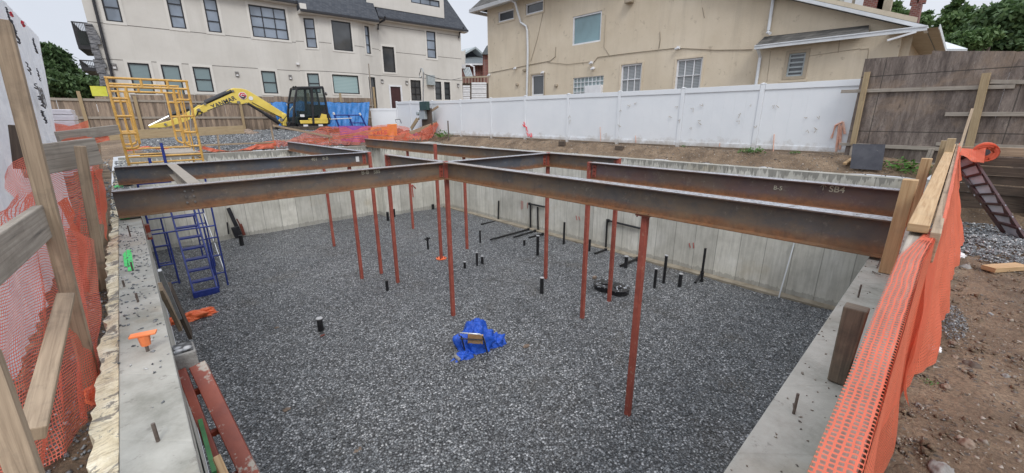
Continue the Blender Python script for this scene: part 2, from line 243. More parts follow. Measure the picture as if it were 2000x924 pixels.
M = dict(
 gravel=mat_gravel('pit gravel', .5, .13), gravel2=mat_gravel('heap gravel', .5, .13, 26),
 stone=mat_stone('gravel stones', [(.045, .049, .053), (.115, .124, .13), (.15, .16, .168), (.215, .23, .24), (.13, .139, .146), (.30, .31, .315), (.083, .088, .094), (.17, .182, .19), (.62, .62, .60)]),
 pebble=mat_stone('pebbles', [(.12, .09, .065), (.2, .16, .12), (.08, .07, .065), (.3, .26, .21), (.15, .11, .08), (.42, .38, .33)]),
 soil=mat_soil('soil'), conc=mat_concrete_wall('formed concrete'), foam=mat_foam('crumbling foam'),
 foot=mk('footing concrete', (.19, .16, .115), (.32, .28, .215), 3, .6, .5, 30, .01),
 beam=mat_beam('mill steel grey', (.065, .063, .068), (.11, .095, .085)), beam2=mat_beam('mill steel purple', (.085, .058, .062), (.125, .082, .08)),
 beam3=mat_beam('mill steel blue grey', (.05, .06, .078), (.085, .088, .1)),
 red=mk('red primer', (.25, .058, .040), (.35, .09, .062), 6, .55, .2, 60, .003, spots=((.36, .18, .13), 11, .6)),
 redbolt=mk('red bolt', (.12, .03, .02), (.17, .045, .03), 20, .5, 0), bolt=mk('steel bolt', (.18, .17, .16), (.3, .29, .28), 30, .4, 0, metal=.6),
 chalk=mk('chalk', (.5, .47, .36), (.62, .58, .46), 20, .9, 0), redpaint=mk('spray red', (.6, .03, .05), (.75, .08, .09), 12, .7, 0), orpaint=mk('spray orange', (.66, .32, .22), (.72, .48, .38), 9, .7, 0),
 redmark=mk('red crayon', (.3, .06, .05), (.4, .1, .08), 12, .8, 0),
 green=mk('green paint', (.05, .55, .12), (.1, .72, .2), 9, .7, .1), greenpl=mk('green plywood', (.02, .10, .03), (.05, .2, .06), 5, .5, .1, spots=((.6, .55, .05), 9, .64)),
 wood=mat_wood('new lumber', (.36, .22, .105), (.52, .36, .20), (.26, .19, .12), amt=.35), woodg=mat_wood('weathered lumber', (.24, .175, .115), (.42, .32, .22), (.10, .08, .06)),
 wooddk=mat_wood('old dark lumber', (.055, .04, .03), (.13, .095, .07), (.03, .024, .02)), woodgray=mat_wood('grey weathered lumber', (.25, .22, .185), (.42, .37, .31), (.16, .13, .10)), woodpost=mat_wood('grimy post', (.10, .078, .058), (.20, .155, .11), (.06, .05, .04), amt=.8), woodtan=mat_wood('tan stud', (.30, .22, .12), (.44, .34, .21), (.2, .14, .09), amt=.3),
 ply=mat_ply('weathered plywood'), planks=mat_planks('old plank fence'),
 blackply=mk('black faced plywood', (.02, .02, .028), (.06, .06, .07), 3, .3, .1, spots=((.16, .15, .14), 9, .66)),
 vinyl=mk('white vinyl', (.70, .725, .75), (.75, .77, .79), .8, .35, 0, spots=((.62, .62, .61), 2.5, .7)),
 white=mk('white paint', (.62, .63, .65), (.72, .73, .75), 3, .45, 0), whitewet=mk('white gutter', (.55, .58, .6), (.66, .68, .7), 3, .4, 0),
 stucco=mk('beige stucco', (.54, .46, .345), (.63, .55, .43), .45, .85, .5, 28, .015, spots=((.43, .365, .275), 3.0, .62)),
 stucco2=mk('light stucco', (.53, .51, .47), (.61, .59, .55), .35, .85, .25, 40, .008),
 stuccotrim=mk('stucco trim', (.59, .57, .53), (.65, .63, .59), .5, .85, .2, 40, .008), trimtan=mk('tan trim', (.33, .28, .21), (.4, .34, .26), 3, .8, .2),
 joint=mk('joint', (.12, .11, .10), (.17, .155, .14), 3, .9, 0), blackm=mk('black metal', (.012, .012, .014), (.03, .03, .034), 4, .45, .1),
 frame=mk('black window frame', (.012, .013, .016), (.02, .021, .026), 4, .4, 0), glass=mat_glass('glass', (.26, .31, .38)), glassdk=mat_glass('dark glass', (.07, .075, .08)), glasst=mat_glass('teal film', (.20, .32, .35), .25),  # glass: blue-grey pane colour includes a painted reflection of the sky
 blind=mat_blind('blinds behind glass'), blindl=mat_blind('pale blinds', (.22, .32, .33), (.34, .46, .47), .1), blindw=mat_blind('white slat blinds', (.04, .045, .05), (.30, .32, .33), .055),
 gblock=mk('glass block', (.18, .24, .25), (.36, .42, .42), 8, .15, .3, 10, .02), shingle=mat_shingle('dark shingles', (.035, .042, .055), (.065, .072, .085)), shingle2=mat_shingle('old shingles', (.05, .048, .045), (.11, .105, .095)), shingleg=mat_shingle('grey green shingles', (.12, .14, .15), (.18, .2, .21)),
 gutterb=mk('black gutter', (.015, .015, .018), (.03, .03, .035), 5, .35, 0), stonec=mk('stone cladding', (.07, .075, .085), (.25, .25, .26), 5, .8, .8, 8, .05, stretch=(1, 1, 3)),
 brick=mat_brick('red brick'), door=mk('brown door', (.045, .02, .022), (.07, .03, .032), 4, .4, 0), sidingw=mk('white siding', (.6, .63, .66), (.7, .72, .75), 2, .5, 0, stretch=(1, 1, 12)),
 yellow=mk('machine yellow', (.66, .48, .08), (.78, .61, .13), 2, .35, 0, spots=((.35, .25, .08), 8, .66)), yscaf=mk('scaffold yellow', (.50, .27, .055), (.68, .41, .11), 9, .5, .1, spots=((.22, .10, .03), 12, .63)),
 mudm=mk('muddy rubber', (.03, .027, .024), (.11, .085, .06), 7, .8, .3), blue=mk('scaffold blue', (.012, .028, .17), (.03, .055, .28), 9, .4, .1), pipe=mk('black pipe', (.008, .008, .009), (.02, .02, .022), 9, .3, 0), pipecap=mk('pipe cap', (.3, .3, .31), (.5, .5, .5), 9, .4, 0),
 steelg=mk('galvanised', (.3, .31, .32), (.42, .43, .44), 6, .35, .05, metal=.6), alum=mk('aluminium', (.6, .61, .62), (.7, .7, .71), 6, .3, 0, metal=.7), rebar=mk('rebar', (.10, .075, .06), (.19, .16, .14), 30, .6, .3, 80, .002, metal=.3),
 meshN=mat_mesh('orange netting', (.90, .22, .13), 55, 42, .34), meshF=mat_mesh('orange netting dense', (.90, .22, .12), 70, 70, .55, .4), meshS=mat_mesh('orange netting folded', (.88, .21, .115), 62, 62, .72, .35), meshL=mat_mesh('orange netting fine', (.92, .23, .15), 105, 75, .29),
 orange=mk('orange plastic', (.78, .13, .04), (.85, .2, .07), 5, .45, .2, 20, .01), capor=mk('orange cap', (.80, .20, .06), (.88, .27, .10), 6, .5, 0),
 tarp=mat_tarp('blue tarp', (.02, .185, .52)), tarp2=mat_tarp('deep blue tarp', (.02, .11, .62)), wrap=mat_wrap('white house wrap'), card=mk('cardboard', (.42, .25, .12), (.55, .35, .18), 5, .8, .1),
 ink=mk('print black', (.03, .03, .04), (.07, .07, .08), 9, .6, 0), inkr=mk('print red', (.5, .04, .06), (.6, .07, .1), 9, .6, 0), sheet=mk('white sheets', (.6, .57, .62), (.82, .80, .84), 2, .4, .2, stretch=(1, 1, 14)),
 leafd=mat_leaf('leaves dark', (.03, .07, .028), (.13, .21, .08)), leafm=mat_leaf('leaves mid', (.035, .085, .022), (.14, .22, .075)), leafg=mat_leaf('weeds', (.04, .12, .02), (.12, .26, .05)), bark=mk('bark', (.06, .045, .035), (.12, .095, .075), 8, .9, .5),
 dkstair=mk('dark red steel', (.035, .014, .015), (.075, .028, .028), 6, .35, .1), tread=mk('sky sheen tread', (.34, .37, .42), (.48, .51, .56), 3, .2, .05, metal=0),  # tread: mirrored sky is put into the pale grey-blue base colour
 redform=mk('red form steel', (.17, .028, .014), (.26, .05, .022), 5, .45, .3, 30, .004, spots=((.36, .32, .27), 7, .58)), rock=mk('rock', (.14, .10, .075), (.28, .21, .155), 9, .8, .5, 30, .02), rockg=mk('rock grey', (.16, .15, .14), (.3, .29, .27), 9, .8, .5, 30, .02),
 purple=mk('purple panel', (.22, .06, .32), (.34, .12, .42), 4, .5, 0), orsign=mk('orange panel', (.80, .28, .03), (.9, .36, .06), 4, .45, 0), elgreen=mk('dark green box', (.02, .05, .05), (.04, .08, .075), 5, .5, 0), greybox=mk('grey box', (.28, .32, .33), (.38, .42, .43), 4, .4, 0),
 yellowp=mk('yellow notice', (.6, .6, .05), (.7, .7, .1), 3, .5, 0), cable=mk('cable', (.03, .03, .03), (.05, .05, .05), 3, .6, 0), cableg=mk('grey cable', (.2, .17, .12), (.25, .2, .15), 3, .6, 0),
 cabglass=None, black=mk('machine black', (.01, .01, .012), (.025, .025, .028), 5, .4, 0), decal=mk('decal white', (.65, .65, .65), (.75, .75, .75), 5, .4, 0),
)
def mat_cabglass():
    m, nt, b = newmat('cab glass'); q = NB(nt); b.inputs['Base Color'].default_value = (.05, .07, .07, 1); b.inputs['Roughness'].default_value = .05
    tr = q.n('ShaderNodeBsdfTransparent'); tr.inputs[0].default_value = (.55, .62, .6, 1); mx = q.n('ShaderNodeMixShader'); mx.inputs[0].default_value = .3
    q.l(tr.outputs[0], mx.inputs[1]); q.l(b.outputs[0], mx.inputs[2]); q.l(mx.outputs[0], nt.nodes['Material Output'].inputs[0]); return m
M['cabglass'] = mat_cabglass()
add_stain(M['stucco'], (.42, .36, .275)); add_stain(M['stucco'], (.66, .58, .46), (.5, .5, .5), .55, .3); add_stain(M['stucco2'], (.44, .42, .38), (1, 1, .1), .5, .3); add_stain(M['vinyl'], (.56, .56, .54), (2, 2, .3), .64, .15); add_stain(M['beam'], (.22, .14, .075), (.5, .5, .9), .44, .6); add_stain(M['beam'], (.035, .03, .03), (3, 3, .4), .58, .6); add_stain(M['beam2'], (.17, .08, .05), (.6, .6, 1.2), .5, .5)
# ------------------------------------------------------------------ mesh builder
class MB:
    def __init__(s): s.v = []; s.f = []; s.uv = []
    def add(s, vs, fs, uvs=None):
        b = len(s.v); s.v += [tuple(v) for v in vs]
        for i, f in enumerate(fs):
            s.f.append([b+k for k in f]); s.uv.append(uvs[i] if uvs else None)
        return s
    def frame(s, p0, p1, up=(0, 0, 1)):
        p0, p1 = Vector(p0), Vector(p1); d = (p1-p0); L = d.length; d.normalize(); u = Vector(up)
        if abs(d.dot(u)) > .98: u = Vector((0, 1, 0))
        sd = d.cross(u).normalized(); u = sd.cross(d).normalized(); return p0, p1, d, sd, u, L
    def bar(s, p0, p1, w, h, up=(0, 0, 1), w2=None, h2=None):
        """rectangular bar from p0 to p1: w sideways, h along up"""
        p0, p1, d, sd, u, L = s.frame(p0, p1, up); w2 = w2 or w; h2 = h2 or h; o = random.random()*9
        vs = [p+sd*a*ww/2+u*b*hh/2 for p, ww, hh in ((p0, w, h), (p1, w2, h2)) for a, b in ((-1, -1), (1, -1), (1, 1), (-1, 1))]
        fs = [(0, 3, 2, 1), (4, 5, 6, 7)]+[(i, (i+1) % 4, 4+(i+1) % 4, 4+i) for i in range(4)]
        uv = [[(o, 0), (o, h), (o+w, h), (o+w, 0)]]*2
        for i in range(4):
            k = w if i % 2 == 0 else h; c = o+i; uv.append([(o, c), (o, c+k), (o+L, c+k), (o+L, c)])
        return s.add(vs, fs, uv)
    def box(s, c, sz, rz=0):
        c = Vector(c); a = R_(rz); d = Vector((math.cos(a), math.sin(a), 0))*sz[0]/2
        return s.bar(c-d, c+d, sz[1], sz[2])
    def tube(s, pts, r, n=8, r2=None, caps=True):
        pts = [Vector(p) for p in pts]; b = len(s.v); N = len(pts); up = Vector((0, 0, 1)); vs = []
        for i, p in enumerate(pts):
            d = (pts[min(i+1, N-1)]-pts[max(i-1, 0)]).normalized(); u = up if abs(d.dot(up)) < .95 else Vector((1, 0, 0))
            sd = d.cross(u).normalized(); u = sd.cross(d); rr = r if r2 is None else r+(r2-r)*i/(N-1)
            vs += [p+(sd*math.cos(2*math.pi*k/n)+u*math.sin(2*math.pi*k/n))*rr for k in range(n)]
        fs = [(i*n+k, i*n+(k+1) % n, (i+1)*n+(k+1) % n, (i+1)*n+k) for i in range(N-1) for k in range(n)]
        if caps: fs += [tuple(range(n-1, -1, -1)), tuple(range((N-1)*n, N*n))]
        return s.add(vs, fs)
    def prism(s, pts, off):
        pts = [Vector(p) for p in pts]; off = Vector(off); n = len(pts)
        return s.add(pts+[p+off for p in pts], [tuple(range(n-1, -1, -1)), tuple(range(n, 2*n))]+[(i, (i+1) % n, n+(i+1) % n, n+i) for i in range(n)])
    def quad(s, a, b, c, d): return s.add([a, b, c, d], [(0, 1, 2, 3)], [[(0, 0), ((Vector(b)-Vector(a)).length, 0), ((Vector(b)-Vector(a)).length, (Vector(c)-Vector(b)).length), (0, (Vector(c)-Vector(b)).length)]])
    def pbox(s, pl, s0, z0, s1, z1, d0, d1):
        """box on a Plane between (s0,z0) and (s1,z1), from depth d0 to d1"""
        return s.prism([pl.P(s0, z0, d0), pl.P(s1, z0, d0), pl.P(s1, z1, d0), pl.P(s0, z1, d0)], pl.n*(d1-d0))
    def ibeam(s, p0, p1, h, w, tf=.016, tw=.011):
        p0, p1, d, sd, u, L = s.frame(p0, p1); a, b, c = w/2, h/2, tw/2
        pr = [(-a, -b), (a, -b), (a, -b+tf), (c, -b+tf), (c, b-tf), (a, b-tf), (a, b), (-a, b), (-a, b-tf), (-c, b-tf), (-c, -b+tf), (-a, -b+tf)]
        vs = [p+sd*x+u*y for p in (p0, p1) for x, y in pr]; n = 12
        return s.add(vs, [tuple(range(n-1, -1, -1)), tuple(range(n, 2*n))]+[(i, (i+1) % n, n+(i+1) % n, n+i) for i in range(n)])
    def grid(s, P, nu, nv, su=1, sv=1):
        """P(i/nu, j/nv) -> point"""
        vs = [P(i/nu, j/nv) for j in range(nv+1) for i in range(nu+1)]; fs = []; uv = []
        for j in range(nv):
            for i in range(nu):
                a = j*(nu+1)+i; fs.append((a, a+1, a+nu+2, a+nu+1)); uv.append([(i/nu*su, j/nv*sv), ((i+1)/nu*su, j/nv*sv), ((i+1)/nu*su, (j+1)/nv*sv), (i/nu*su, (j+1)/nv*sv)])
        return s.add(vs, fs, uv)
    def build(s, name, m, parent=None, loc=None, smooth=False, bevel=0):
        root = parent
        while root is not None and root.parent: root = root.parent
        o0 = Vector(root['_loc']) if root is not None else (Vector(loc) if loc is not None else Vector((0, 0, 0)))
        me = bpy.data.meshes.new(name); me.from_pydata([(v[0]-o0.x, v[1]-o0.y, v[2]-o0.z) for v in s.v], [], s.f)
        if any(u for u in s.uv):
            ul = me.uv_layers.new(name='UVMap'); k = 0
            for f, u in zip(s.f, s.uv):
                for j in range(len(f)): ul.data[k].uv = u[j] if u else (0, 0); k += 1
        me.materials.append(M[m] if isinstance(m, str) else m)
        me.validate()
        if smooth: me.shade_smooth()
        o = bpy.data.objects.new(name, me); COL.objects.link(o)
        if parent is not None: o.parent = parent
        else: o.location = o0; o['_loc'] = tuple(o0)
        if bevel:
            b = o.modifiers.new('bevel', 'BEVEL'); b.width = bevel; b.segments = 2; b.limit_method = 'ANGLE'; b.angle_limit = 1.0
        return o
def tag(o, label, cat, group=None, kind=None):
    if label: o['label'] = label
    if cat: o['category'] = cat
    if group: o['group'] = group
    if kind: o['kind'] = kind
    return o
def thing(name, loc, label, cat, group=None):
    o = bpy.data.objects.new(name, None); COL.objects.link(o); o.location = loc; o['_loc'] = tuple(loc); o.empty_display_size = .1
    return tag(o, label, cat, group)
def struct(name, mb, m, smooth=False):
    o = mb.build(name, m, smooth=smooth); o['kind'] = 'structure'; return o
def text_mesh(name, txt, size, org, xd, yd, m, parent, shear=0):
    cu = bpy.data.curves.new(name, 'FONT'); cu.body = txt; cu.size = size; cu.extrude = .001; cu.offset = size*.02 if size > .2 else size*.012; cu.shear = shear
    t = bpy.data.objects.new('tmp', cu); COL.objects.link(t); dg = bpy.context.evaluated_depsgraph_get(); dg.update()
    me = bpy.data.meshes.new_from_object(t.evaluated_get(dg)); bpy.data.objects.remove(t)
    xd, yd = Vector(xd).normalized(), Vector(yd).normalized(); zd = xd.cross(yd)
    root = parent
    while root.parent: root = root.parent
    o0 = Vector(root['_loc']); mt = Matrix((xd, yd, zd)).transposed().to_4x4(); mt.translation = Vector(org)-o0; me.transform(mt)
    me.materials.clear(); me.materials.append(M[m]); o = bpy.data.objects.new(name, me); COL.objects.link(o); o.parent = parent; return o
def nz(x, y, z=0, s=1): return noise.noise(Vector((x*s, y*s, z*s)))
# stones in numpy: many small irregular octahedra as one mesh
def stones(name, pts, sizes, m, kind='stuff', label=None, cat=None, flat=.65):
    n = len(pts); base = np.array([(1, 0, 0), (0, 1, 0), (-1, 0, 0), (0, -1, 0), (0, 0, 1), (0, 0, -1)], float)
    fac = np.array([(0, 1, 4), (1, 2, 4), (2, 3, 4), (3, 0, 4), (1, 0, 5), (2, 1, 5), (3, 2, 5), (0, 3, 5)])
    v = base[None]*rng.uniform(.55, 1.25, (n, 6, 1)); v = v+rng.normal(0, .18, (n, 6, 3)); v *= rng.uniform(.6, 1.2, (n, 1, 3)); v[:, :, 2] *= flat
    a = rng.uniform(0, 6.28, n); t = rng.normal(0, .5, n); ca, sa, ct, st = np.cos(a), np.sin(a), np.cos(t), np.sin(t)
    y = v[:, :, 1]*ct[:, None]-v[:, :, 2]*st[:, None]; z = v[:, :, 1]*st[:, None]+v[:, :, 2]*ct[:, None]
    x2 = v[:, :, 0]*ca[:, None]-y*sa[:, None]; y2 = v[:, :, 0]*sa[:, None]+y*ca[:, None]
    v = np.stack([x2, y2, z], 2)*np.asarray(sizes)[:, None, None]+np.asarray(pts)[:, None, :]
    f = (fac[None]+6*np.arange(n)[:, None, None]).reshape(-1)
    me = bpy.data.meshes.new(name); me.vertices.add(n*6); me.vertices.foreach_set('co', v.reshape(-1).astype(np.float32))
    me.loops.add(n*24); me.loops.foreach_set('vertex_index', f.astype(np.int32)); me.polygons.add(n*8)
    me.polygons.foreach_set('loop_start', np.arange(0, n*24, 3, dtype=np.int32)); me.update(calc_edges=True); me.validate()
    me.materials.append(M[m]); o = bpy.data.objects.new(name, me); COL.objects.link(o)
    return tag(o, label, cat, None, kind)
# ------------------------------------------------------------------ terrain
XL, XR, YN, YF = -.03, 11.78, .34, 18.42      # inner faces of the pit
XLo, XRo, YNo, YFo = -.25, 12.06, .12, 18.68
def sm(t): t = max(0., min(1., t)); return t*t*(3-2*t)
def gh(x, y):
    zl = -.33+.38*sm((y-4)/11)
    zf = .10+.42*sm((y-19.2)/4)+1.2*sm((y-29)/5)
    zr = -.02+.36*sm((x-12.05)/.85)
    if x > XRo: z = zr if y < 17 else zr+(max(zf, zr)-zr)*sm((y-17)/4)
    else: z = zf if y > YFo-.1 else (zl if x < 5 else 0)
    if y < YNo+.01: z = -.32+(.62*sm((x-9.3)/.8))
    if y < YNo+.8 and x > XRo: z = min(z, .3) 
    return z+(.02*nz(x, y, 8, 7) if y < .1 else 0)+.035*nz(x, y, 0, 1.3)+.02*nz(x, y, 3, 4)+(.05*nz(x, y, 5, 2.5) if (x > 12.05 and x < 13.2) else 0)
xs = [-400, -150, -60, -30, -15, -8]+[-5+.2*i for i in range(22)]+[-.48, -.36]+[i*.3 for i in range(0, 41)]+[XRo]+[12.14+.09*i for i in range(14)]+[13.6, 14.5, 16, 20, 28, 45, 90, 200, 500]
ys = [-400, -120, -40, -15, -8, -5, -4, -3.4, -3]+[-2.8+.1*i for i in range(29)]+[YNo-.02]+[.3+.3*i for i in range(62)]+[YFo]+[18.8+.25*i for i in range(24)]+[25.5, 27, 29, 31, 33, 36, 40, 60, 120, 300, 700]
xs = sorted(set(round(x, 3) for x in xs)); ys = sorted(set(round(y, 3) for y in ys))
g = MB(); idx = {}
for j, y in enumerate(ys):
    for i, x in enumerate(xs):
        idx[i, j] = len(g.v); g.v.append((x, y, gh(x, y)))
for j in range(len(ys)-1):
    for i in range(len(xs)-1):
        cx, cy = (xs[i]+xs[i+1])/2, (ys[j]+ys[j+1])/2
        if -.36 < cx < XRo-.01 and YNo-.02 < cy < YFo-.01: continue
        g.f.append([idx[i, j], idx[i+1, j], idx[i+1, j+1], idx[i, j+1]]); g.uv.append(None)
struct('ground', g, 'soil', True)
def pf(x, y): return G+.045*nz(x, y, 1, .8)+.022*nz(x, y, 7, 3)-.02*max(0, nz(x, y, 11, 1.9))
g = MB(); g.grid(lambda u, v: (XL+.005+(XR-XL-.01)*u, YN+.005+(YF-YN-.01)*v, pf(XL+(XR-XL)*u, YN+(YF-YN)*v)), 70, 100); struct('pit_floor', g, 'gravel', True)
# loose stones over the pit floor, denser and smaller near the camera's corner
n = 150000
pp = np.stack([rng.uniform(XL+.05, XR-.05, n), YN+.05+(YF-YN-.1)*rng.uniform(0, 1, n)**1.35], 1)
keep = ~((pp[:, 0] > XR-.30+.08*np.sin(pp[:, 1]*2)) & (rng.uniform(0, 1, n) > .06)); pp = pp[keep]; n = len(pp)
zz = np.array([pf(x, y) for x, y in pp]); sz = rng.uniform(.008, .021, n)
stones('gravel_stones', np.column_stack([pp, zz+.003]), sz, 'stone', label='dark grey crushed stone covering the pit floor', cat='gravel')
# ------------------------------------------------------------------ foundation walls
def wallbox(x0, y0, x1, y1, z0, z1, label):
    b = MB(); b.prism([(x0, y0, z0), (x1, y0, z0), (x1, y1, z0), (x0, y1, z0)], (0, 0, z1-z0))
    return tag(b.build('foundation_wall', 'conc', loc=((x0+x1)/2, (y0+y1)/2, z0), bevel=.006), label, 'concrete wall', 'concrete foundation walls around the pit')
wl = wallbox(XLo, YN+.003, XL, YF, G-.3, 0, 'left foundation wall with green paint marks and crumbling foam edge')
wn = wallbox(XLo, YNo, XRo, YN, G-.3, 0, 'near right foundation wall below the orange draped rail')
wr = wallbox(XR, YN+.003, XRo, YF, G-.3, 0, 'far right foundation wall below the white fence, pipes on its face')
wf = wallbox(XLo, YF+.003, XRo, YFo, G-.3, .07, 'back foundation wall in front of the excavator')
b = MB(); b.prism([(8.35, YF-.75, G-.2), (XR-.003, YF-.75, G-.2), (XR-.003, YF-.003, G-.2), (8.35, YF-.003, G-.2)], (0, 0, -G+.2+.04)); b.build('corner_block', 'conc', wf)
# footing ledge
g = MB(); g.prism([(XR-.27, YN+.01, G-.2), (XR-.004, YN+.01, G-.2), (XR-.004, YF-.8, G-.2), (XR-.27, YF-.8, G-.2)], (0, 0, .245)); g.build('footing', 'foot', wr, bevel=.01)
# foam strip outside the left wall
g = MB()
def foamP(u, v):
    y = .35+u*15; e = -.325+.03*nz(y*3, 1)+.03*nz(y*9, 2)+(-.012 if y < 2.2 else .012*math.sin(y*2)); x = XLo-.003+(e-XLo)*v
    return (x, y, -.012+.014*nz(x*20, y*9)-.012*v)
g.grid(foamP, 260, 5)
g.grid(lambda u, v: (foamP(u, 1)[0]+.02*v*nz(u*60, v*3), foamP(u, 1)[1], foamP(u, 1)[2]-v*.5), 260, 4)
tag(g.build('foam_board', 'foam', loc=(-.3, .4, 0)), 'crumbling cream foam board along the outside of left wall', 'insulation')
# gravel crumbs on the wall tops
n = 700; yy = rng.uniform(2.2, 9.5, n); c = rng.uniform(0, 1, n) < np.exp(-((yy-5)/1.9)**2); yy = yy[c]; n = len(yy)
stones('stone_chips', np.column_stack([rng.uniform(XLo, XL-.01, n), yy, np.full(n, .003)]), rng.uniform(.006, .015, n), 'stone', label='small dark stone chips scattered on top of the left wall', cat='stone chips')
n = 900; yy = rng.uniform(7.5, 18, n)
stones('stone_chips', np.column_stack([rng.uniform(XLo-.08, XL-.01, n), yy, np.full(n, .004)]), rng.uniform(.010, .03, n), 'stone', label='rubble strewn along the far half of left wall top', cat='stone chips')
n = 110; stones('stone_chips', np.column_stack([rng.uniform(1, 6, n), rng.uniform(.14, .33, n), np.full(n, .002)]), rng.uniform(.003, .010, n), 'pebble', label='tiny brown crumbs scattered on top of the near right wall', cat='stone chips')
# green paint on left wall (flat spray marks, parts of the wall)
for q4 in (((247, 488), (256, 488), (262, 528), (250, 530)), ((240, 497), (245, 490), (252, 522), (243, 520)), ((232, 417), (252, 416), (254, 428), (234, 429)), ((222, 362), (240, 361), (241, 366), (223, 367))):
    b = MB(); b.quad(*[at(x, y, z=.004) for x, y in q4]); b.build('paint_mark', 'green', wl)
# ------------------------------------------------------------------ steel
BT, BB = .38, .03
def holes(b, c, d, n, rows=3, cols=2, sp=.08, r=.013, out=.02):
    for i in range(cols):
        for k in range(rows):
            p = Vector(c)+Vector(d)*(i-(cols-1)/2)*.09+Vector((0, 0, (k-(rows-1)/2)*sp)); b.tube([p, p+Vector(n)*out], r, 6)
def beam(p0, p1, label, m='beam', w=.19, h=BT-BB, z=(BT+BB)/2, group='steel beams laid over the pit'):
    t = thing('steel_beam', ((p0[0]+p1[0])/2, (p0[1]+p1[1])/2, z-h/2), label, 'steel beam', group)
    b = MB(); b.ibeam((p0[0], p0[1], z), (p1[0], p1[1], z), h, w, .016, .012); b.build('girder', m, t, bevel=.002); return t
B1 = beam((-.24, 7.24), (4.78, 7.24), 'long grey beam on the left wall with eight bolts and chalk marks', 'beam')
B2 = beam((4.86, 7.17), (4.86, .16), 'nearest long beam from the central column to the right wall, over the cap plate')
B3 = beam((-.24, 10.96), (4.78, 10.96), 'second grey beam behind the bolted one, under the yellow scaffold frame', 'beam3')
B4 = beam((4.86, 11.03), (4.86, 18.6), 'beam running from the back wall to the column pair, gravel behind', 'beam3')
B5 = beam((8.12, 18.6), (8.12, 5.12), 'farthest long beam below the white fence, resting on three columns', 'beam')
B6 = beam((4.86, 9.86), (4.86, 7.31), 'short beam between the gap and the central column')
B7 = beam((4.92, 7.28), (8.03, 7.28), 'short cross beam from the central column to the farthest beam', 'beam3')
B8 = beam((6.97, 5.05), (6.97, .16), 'purplish brown beam marked SB4 with an arrow', 'beam2')
B10 = beam((.62, 7.34), (.62, 10.86), 'narrow brown beam linking the two left beams', 'woodgray', w=.15, h=.22, z=.27)
b = MB(); holes(b, (.53, 7.234, .21), (1, 0, 0), (0, -1, 0), 3, 2, .08, .014, .022); b.build('bolt', 'bolt', B1)
b = MB(); b.bar((-.03, 7.24, -.01), (-.03, 7.24, -.30), .012, .14); b.bar((-.02, 7.2, -.2), (.03, 7.2, -.2), .1, .2); b.build('bearing_plate', 'redform', B1)
for nm, bm, c, d, nn in (('a', B1, (4.72, 7.233, .2), (1, 0, 0), (0, -1, 0)), ('b', B3, (4.70, 10.953, .2), (1, 0, 0), (0, -1, 0)), ('c', B8, (6.963, 4.97, .2), (0, 1, 0), (-1, 0, 0)), ('d', B6, (4.853, 9.78, .2), (0, 1, 0), (-1, 0, 0)), ('e', B7, (7.95, 7.272, .2), (1, 0, 0), (0, -1, 0)), ('f', B5, (8.112, 5.22, .2), (0, 1, 0), (-1, 0, 0))):
    cx = Vector(c); b = MB(); dv = Vector(d); b.bar(cx-dv*.045+Vector(nn)*.004, cx+dv*.045+Vector(nn)*.004, .008, .25); tab = b.build('shear_tab', 'red', bm)
    b = MB(); holes(b, cx+Vector(nn)*.008, d, nn, 3, 1, .08, .016, .02); b.build('bolt', 'redbolt', tab)
for px, tx, bm, sc in (((1618, 374), 'SB4', B8, .115), ((1510, 370), 'B-5', B8, .085)):
    p = at(px[0], px[1], X=6.955); text_mesh('chalk_mark', tx, sc, p, (0, -1, 0), (0, 0, 1), 'chalk', bm)
p = at(1607, 372, X=6.955); b = MB(); b.tube([p+Vector((0, 0, 0)), p+Vector((0, 0, .09))], .004, 4); b.tube([p+Vector((0, .03, .05)), p+Vector((0, 0, .09)), p+Vector((0, -.03, .05))], .004, 4); b.build('chalk_mark', 'chalk', B8)
def chalk(bm, px, txt, size, X=None, Y=None):
    d = (0, -1, 0) if X else (1, 0, 0); p = at(px[0], px[1], X=X, Y=Y); text_mesh('chalk_mark', txt, size, p, d, (0, 0, 1), 'chalk', bm)
chalk(B1, (706, 341), 'B-B', .10, Y=7.23); chalk(B1, (730, 339), 'SB5', .085, Y=7.23); chalk(B3, (608, 314), '401', .1, Y=10.95); chalk(B3, (630, 312), 'B-B', .1, Y=10.95)
b = MB(); p = at(695, 311, Y=10.94); b.bar(p, p+Vector((.09, 0, 0)), .002, .14); b.build('paint_mark', 'decal', B3)
# columns: plan position, top, label
def column(x, y, top, label, cap=False, base=True, sec=.082):
    t = thing('steel_column', (x, y, G), label, 'steel column', 'red primed steel columns in the pit')
    b = MB(); b.bar((x, y, G-.05), (x, y, top), sec, sec, up=(0, 1, 0)); b.build('shaft', 'red', t, bevel=.008)
    if cap:
        b = MB(); b.box((x, y, top+.008), (.2, .2, .014)); pl = b.build('cap_plate', 'redbolt', t)
        b = MB()
        for i in (-1, 1):
            for j in (-1, 1): b.tube([(x+i*.08, y+j*.08, top-.02), (x+i*.08, y+j*.08, top+.045)], .011, 6)
        b.build('bolt', 'redbolt', pl)
    return t
cA = column(4.855, 7.24, BT+.012, 'central column where the two nearest long beams meet')
column(4.87, 2.62, BB-.022, 'nearest and tallest looking column with cap plate under the nearest beam', True)
column(6.97, 5.1, BT, 'column at the near end of the SB4 marked beam, left of the sump covers')
column(8.11, 5.14, BT-.01, 'column standing right in front of the black sump covers')
column(8.1, 7.28, BT+.012, 'column at the end of the short cross beam, between floor pipes and wall pipes')
column(4.86, 9.93, BT, 'column at the near side of the gap, just left of the central column')
column(4.86, 10.95, BT, 'column with bolts at the end of the second grey beam')
column(4.27, 10.96, BB-.004, 'column under the second grey beam, left of the column pair', False)
column(4.83, 14.63, BB-.004, 'leftmost slim column under the beam from the back wall')
column(8.13, 14.78, BB-.004, 'farthest small column beside the red arrow on the back wall')
